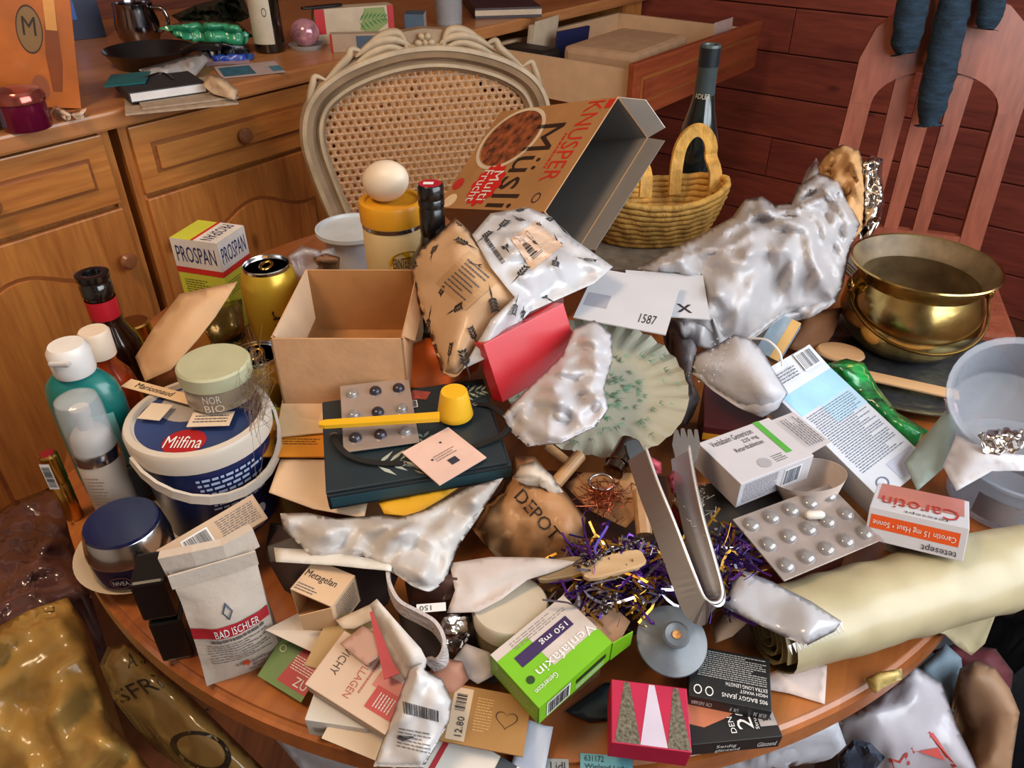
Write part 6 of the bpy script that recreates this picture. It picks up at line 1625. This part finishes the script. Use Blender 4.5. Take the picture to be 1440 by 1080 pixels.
soft('black_pouch', 'black bag slumped between the pan and the green pouch', 'bag', [(276, 60, .185), (310, 58, .188), (350, 62, .18), (352, 72, .168), (300, 73, .168), (278, 68, .175)], M('#0c0c10', .35, coat=.3), .012, .008, .025, .03, 6, 4, floor=.1608)
soft('blue_pouch', 'bright blue pouch edge in front of the black bag', 'pouch', [(292, 75, .17), (330, 74, .17), (358, 76, .168), (356, 84, .162), (300, 86, .162)], M('#1440a0', .35, coat=.3), .008, .004, .03, .02, 6, 4, floor=.1608)
soft('dark_leaves', 'dark dried leaves and twigs at the back of the sideboard', 'leaves', [(240, 22, .20), (280, 5, .23), (340, -10, .24), (352, 22, .2), (310, 30, .19), (260, 34, .185)], M('#1a2414', .6, var=.6, nscale=40), .01, .02, .02, .03, 6, 8, smooth=False, floor=.1608)
# second wine bottle
v = P(378, 74, HC); t = thing('wine_bottle', 'dark wine bottle with a cream label on the sideboard', 'bottle', Vector((v.x, v.y + .02, TZ + HC)))
lobj('glass', [(0, 0), (.036, 0), (.038, .004), (.038, .19), (.03, .215), (.015, .24), (.0145, .30), (0, .30)], M('#080a08', .06, coat=.7), t, 40)
ac = facing(v); arc_face(t, .0381, .022, .16, ac - 1.3, ac + .35, M('#b8ac98', .55), 'label', 20); arc_put(t, .0383, .085, .105, ac - .2, ac + .1, ring_geo(), M('#4a443c', .5), 'label_crest')
# wrapped egg on a clear stand
v = P(432, 68, HC); t = thing('easter_egg', 'pink and white foil-wrapped chocolate egg beside the wine bottle', 'egg', Vector((v.x, v.y, TZ + HC)))
eg = lobj('foil_shell', [(0, .006)] + [(.033 * math.sin(a), .038 - .034 * math.cos(a)) for a in [math.pi * k / 14 for k in range(1, 14)]] + [(0, .072)], M('#b8808c', .2, .3, var=.7, nscale=28, coat=.5), t, 30, sx=1.1)
lobj('stand', [(0, 0), (.04, 0), (.046, .012), (.044, .012), (.038, .004), (0, .004)], clear('#c4c4c4', .5), t, 30)
o, f = carton('ticket', 'blue and white printed ticket on the sideboard edge', 'ticket', P(312, 110, HC + .002), P(402, 101, HC + .002), P(300, 94, HC + .002), .001, M('#b09c9c', .6), 0)
put(o, f['top'], (.05, .1, .55, .85), RECT, M('#2f5f78', .5, var=.4, nscale=60), 'blue_field'); put(o, f['top'], (.82, .15, 1, .6), RECT, M('#2f6f88', .5), 'blue_field')
o, f = carton('pink_leaflet', 'pale pink leaflet lying behind the ticket', 'leaflet', P(290, 92, HC + .002), P(350, 86, HC + .002), P(302, 78, HC + .002), .001, M('#a88a8c', .6), 0)
# food boxes
o, f = carton('food_box', 'large food box with red corner and green leaves', 'box', P(448, 64, HC), P(556, 55, HC), up(448, 64, .085), .05, M('#b8a48a', .5))
put(o, f['top'], (.0, .3, .12, 1), RECT, M('#b01418', .45), 'red_corner'); put(o, f['top'], (.55, .2, .92, .95), frond(7, .1), M('#3a6a2a', .5), 'leaf_picture', 0, 2); put(o, f['top'], (.55, .2, .92, .95), poly_geo([(0, .2), (.5, 0), (1, .4), (.9, 1), (.2, 1)]), M('#7a8a4a', .5), 'leaf_picture', 0, 1); put(o, f['top'], (.92, 0, 1, 1), RECT, M('#a8141c', .45), 'red_corner', 0, 2)
o, f = carton('food_box', 'low box with a steel blue end in front of the green-leaf box', 'box', P(466, 74, HC), P(547, 72, HC), up(466, 74, .042), .035, M('#a8907a', .5)); put(o, f['top'], (.45, 0, 1, .9), RECT, M('#4a5a6a', .5), 'blue_field'); put(o, f['top'], (0, 0, .04, 1), RECT, M('#a8241c', .5), 'red_edge')
o, f = carton('food_box', 'small steel blue box beside the glass of red berries', 'box', P(570, 48, HC), P(597, 48, HC), up(570, 48, .05), .07, M('#46586a', .5)); put(o, f['right'], (0, 0, 1, 1), RECT, M('#a89c98', .5), 'white_end')
v = P(632, 34, HC); t = thing('berry_glass', 'drinking glass filled with dark red berries', 'glass', Vector((v.x, v.y, TZ + HC)))
lobj('glass_wall', [(0, 0), (.038, 0), (.042, .10), (.040, .10), (.036, .004), (0, .004)], clear('#c9ccd0', .35, .05), t, 36); lobj('berries', [(0, .012), (.034, .012), (.0375, .07), (.02, .075), (0, .073)], M('#5a0c1c', .3, var=.8, nscale=120, bump=.6, bscale=120), t, 30)
o, f = carton('book', 'dark book lying far back on the sideboard by the berry glass', 'book', P(668, 12, HC + .03), P(760, 8, HC + .03), P(660, -10, HC + .03), .03, M('#3a2a2c', .5)); put(o, f['front'], (0, .3, 1, .8), RECT, M('#b8a48c', .6), 'page_edge')
paddle('black plastic spatula lying over the food boxes', (424, 12, .25), (480, 6, .25), .025, M('#0c0c0e', .35), 'cooking_spatula')
c = catmull([P(*p) for p in [(246, 122, .176), (238, 116, .176), (226, 114, .178), (206, 121, .178)]], 6); o = link('cable', tube([p - c[0] for p in c], .0022, 7), BLACKG, None, True); o.location = c[0] + Vector((0, 0, .016)); tag(o, 'thin black cable lying on the hardback book', 'cable')
# drawer contents, built in the room frame and standing on the drawer bottom (z = 0.728)
def indrawer(name, label, cat, u, y, z, size, mat, rx=0, rz=0):
    """box of size (along, across, high) whose bottom centre stands at u, y, z of the room frame"""
    o = link(name, bm_mesh(box_bm(-size[0] / 2, size[0] / 2, -size[1] / 2, size[1] / 2, 0, size[2], min(size) * .15)), mat)
    o.matrix_world = ROOM @ Matrix.Translation((u, y, z)) @ Matrix.Rotation(rz, 4, 'Z') @ Matrix.Rotation(rx, 4, 'X')
    return tag(o, label, cat)
ZB = .7286
indrawer('cardboard_box', 'flat tan cardboard box lying in the front of the open drawer', 'box', 1.16, -.30, ZB, (.36, .24, .125), M('#b08a68', .7), 0, .06)
o = indrawer('drawer_papers', 'cream papers leaning in the back of the open drawer', 'papers', 1.10, -.010, ZB + .002, (.17, .012, .155), M('#b09a80', .6), .12, .1)
box('loose_sheet', -.07, .075, -.0085, -.0065, .006, .165, M('#c4ae92', .6), o)
indrawer('blue_booklet', 'dark blue booklet standing before the cream papers in the drawer', 'booklet', 1.17, -.080, ZB + .002, (.15, .010, .132), M('#141c44', .5), .12, -.12)
indrawer('black_folder', 'black folder lying at the near side of the open drawer', 'folder', .955, -.085, ZB, (.085, .17, .112), M('#14110f', .5))
indrawer('standing_paper', 'white paper sheet standing up at the drawer front', 'paper', 1.50, -.455, ZB + .001, (.135, .0012, .150), M('#b89a90', .65), -.05)
o = indrawer('picture_frame', 'small black frame lying inside the open drawer', 'frame', 1.50, -.14, ZB, (.15, .11, .008), M('#14110f', .5))
box('frame_panel', -.055, .055, -.035, .035, .0081, .0088, M('#a88a64', .6), o)

# ================================================================== below the table edge
YB = M('#b08c4c', .25, var=.3, nscale=9, alpha=.84, bump=.4, bscale=14, kind='crease', coat=.3)
t = soft('refuse_sack', 'big translucent yellow refuse sack on the floor left of the table', 'bag', [(-60, 930, -.20), (-20, 890, -.18), (40, 858, -.17), (95, 840, -.18), (122, 880, -.18), (136, 950, -.17), (150, 1010, -.18), (195, 1060, -.19), (250, 1130, -.24), (250, 1190, -.30), (60, 1200, -.32), (-80, 1120, -.32)], YB, .04, .030, .030, .60, 9, 3, floor=-.739)
soft('printed_sack', 'clear sack with bold black lettering rolled against the table edge', 'bag', [(140, 935, -.10), (152, 908, -.085), (180, 902, -.08), (205, 925, -.085), (250, 962, -.09), (300, 1010, -.10), (350, 1060, -.12), (400, 1110, -.15), (330, 1150, -.17), (270, 1090, -.15), (200, 1010, -.13), (160, 985, -.12)], M('#7a6238', .2, var=.6, nscale=7, alpha=.9, bump=.3, bscale=20, kind='crease', coat=.4), .03, .014, .035, .12, 8, 5, floor=-.739)
PS = bpy.data.objects['printed_sack']
BKI = M('#15110c', .4)
drape(PS, [(172, 990), (250, 960), (232, 940), (158, 972)], text_geo('SFREI'), BKI)
drape(PS, [(180, 940), (206, 932), (200, 912), (176, 920)], text_geo('A/S'), BKI)
drape(PS, [(215, 1040), (300, 1010), (290, 990), (205, 1015)], poly_geo([(0, 0), (1, .6), (1, .75), (.05, .2)]), BKI, 'printed_line'); drape(PS, [(230, 1060), (320, 1100), (330, 1040), (250, 1020)], ring_geo(.1), BKI, 'printed_ring')
drape(PS, [(145, 935), (180, 912), (176, 904), (150, 912)], poly_geo([(0, 0), (1, .3), (.9, 1), (.1, .9)]), BKI, 'printed_patch')
soft('clear_sack', 'clear shiny plastic sack with purple tint on the floor by the sideboard', 'bag', [(-40, 740, -.42), (20, 705, -.40), (60, 690, -.38), (90, 690, -.37), (97, 730, -.35), (108, 790, -.33), (130, 840, -.31), (90, 850, -.30), (40, 870, -.30), (-40, 900, -.32)], M('#5a3c3c', .1, var=.5, nscale=12, alpha=.85, bump=.6, bscale=20, kind='crease', coat=.6), .05, .022, .028, .4, 7, 6, floor=-.739)
soft('paper_poster', 'large white paper sheet hanging below the front table edge', 'paper', [(372, 1022, -.05), (420, 1042, -.06), (500, 1062, -.06), (580, 1075, -.07), (640, 1100, -.09), (520, 1140, -.12), (430, 1090, -.10)], M('#b9bcc6', .6), .004, .006, .08, .01, 10, 4, sheet=.001, floor=-.7)
# bucket and rubbish at the right of the table front
v = P(1340, 1010, -.28); t = thing('plastic_bucket', 'large dark grey bucket of rubbish beside the table', 'bucket', Vector((v.x + .06, v.y + .03, 0)))
zb = TZ - .22
lobj('wall', [(.12, 0), (.125, .003), (.19, zb - .01), (.20, zb), (.205, zb), (.203, zb + .012), (.185, zb + .01), (.118, .006), (0, .006)], M('#5a5a60', .4, var=.2), t, 56)
fl7 = dict(floor=-.735)
soft('white_bag', 'white plastic bag with red print at the bottom right of the table', 'bag', [(1175, 1010, -.12), (1230, 985, -.11), (1285, 935, -.10), (1325, 960, -.12), (1345, 1020, -.14), (1380, 1090, -.18), (1240, 1130, -.20), (1180, 1090, -.17)], M('#b4aeb6', .35, var=.06, bump=.3, bscale=20, kind='crease', coat=.2), .03, .012, .026, .10, 7, 5, **fl7)
WB2 = bpy.data.objects['white_bag']; RDI = M('#a8403c', .5)
drape(WB2, [(1285, 1058), (1340, 1080), (1330, 1070), (1308, 1032)], poly_geo([(0, 0), (.05, .1), (1, 1), (.5, .98)]), RDI, 'red_line'); drape(WB2, [(1285, 1060), (1312, 1034), (1308, 1028), (1282, 1052)], RECT, RDI, 'red_line'); drape(WB2, [(1308, 1034), (1340, 1080), (1346, 1078), (1312, 1030)], RECT, RDI, 'red_line')
drape(WB2, [(1255, 1085), (1280, 1075), (1276, 1058), (1250, 1068)], text_geo('M'), RDI)
soft('flattened_box', 'white flattened carton below the front right table edge', 'carton', [(1010, 1062, -.06), (1080, 1044, -.05), (1176, 1008, -.045), (1190, 1048, -.07), (1180, 1058, -.075), (1060, 1080, -.09), (1000, 1100, -.10)], M('#b9bac4', .5), .004, .003, .06, .03, 9, 3, **fl7)
soft('shredded_plastic', 'dark blue shredded plastic below the white carton', 'plastic', [(1180, 1062, -.12), (1200, 1040, -.11), (1225, 1045, -.11), (1245, 1065, -.12), (1225, 1090, -.14), (1185, 1095, -.15)], M('#2a3444', .4), .012, .018, .02, .05, 6, 4, smooth=False, **fl7)
soft('grey_cloth', 'pale blue-grey cloth in the bucket beside the table', 'cloth', [(1290, 940, -.13), (1330, 905, -.13), (1352, 925, -.13), (1358, 985, -.16), (1345, 1020, -.17), (1310, 975, -.15)], M('#6f8290', .8), .015, .010, .04, .08, 8, 3, **fl7)
soft('red_cloth', 'dark red cloth in the bucket beside the table', 'cloth', [(1310, 915, -.16), (1345, 905, -.15), (1400, 912, -.15), (1425, 945, -.17), (1420, 985, -.19), (1365, 965, -.18), (1330, 940, -.17)], M('#4f0a18', .75), .02, .010, .04, .08, 8, 5, **fl7)
PBG = soft('brown_paper_bag', 'brown paper bag standing open in the bucket', 'bag', [(1350, 940, -.12), (1372, 928, -.115), (1400, 940, -.115), (1420, 968, -.12), (1434, 1002, -.13), (1425, 1060, -.17), (1420, 1100, -.20), (1360, 1110, -.21), (1368, 1030, -.17), (1352, 1000, -.155), (1348, 965, -.13)], M('#8f6c50', .65, var=.12, bump=.3, bscale=24, kind='crease'), .03, .010, .035, .10, 7, 4, **fl7)
soft('black_sack', 'black refuse sack standing behind the bag roll end', 'bag', [(1395, 800, -.12), (1440, 780, -.11), (1500, 800, -.11), (1510, 880, -.15), (1440, 885, -.18), (1398, 860, -.16)], M('#0c0b0d', .4), .03, .02, .05, .15, 9, 3, **fl7)
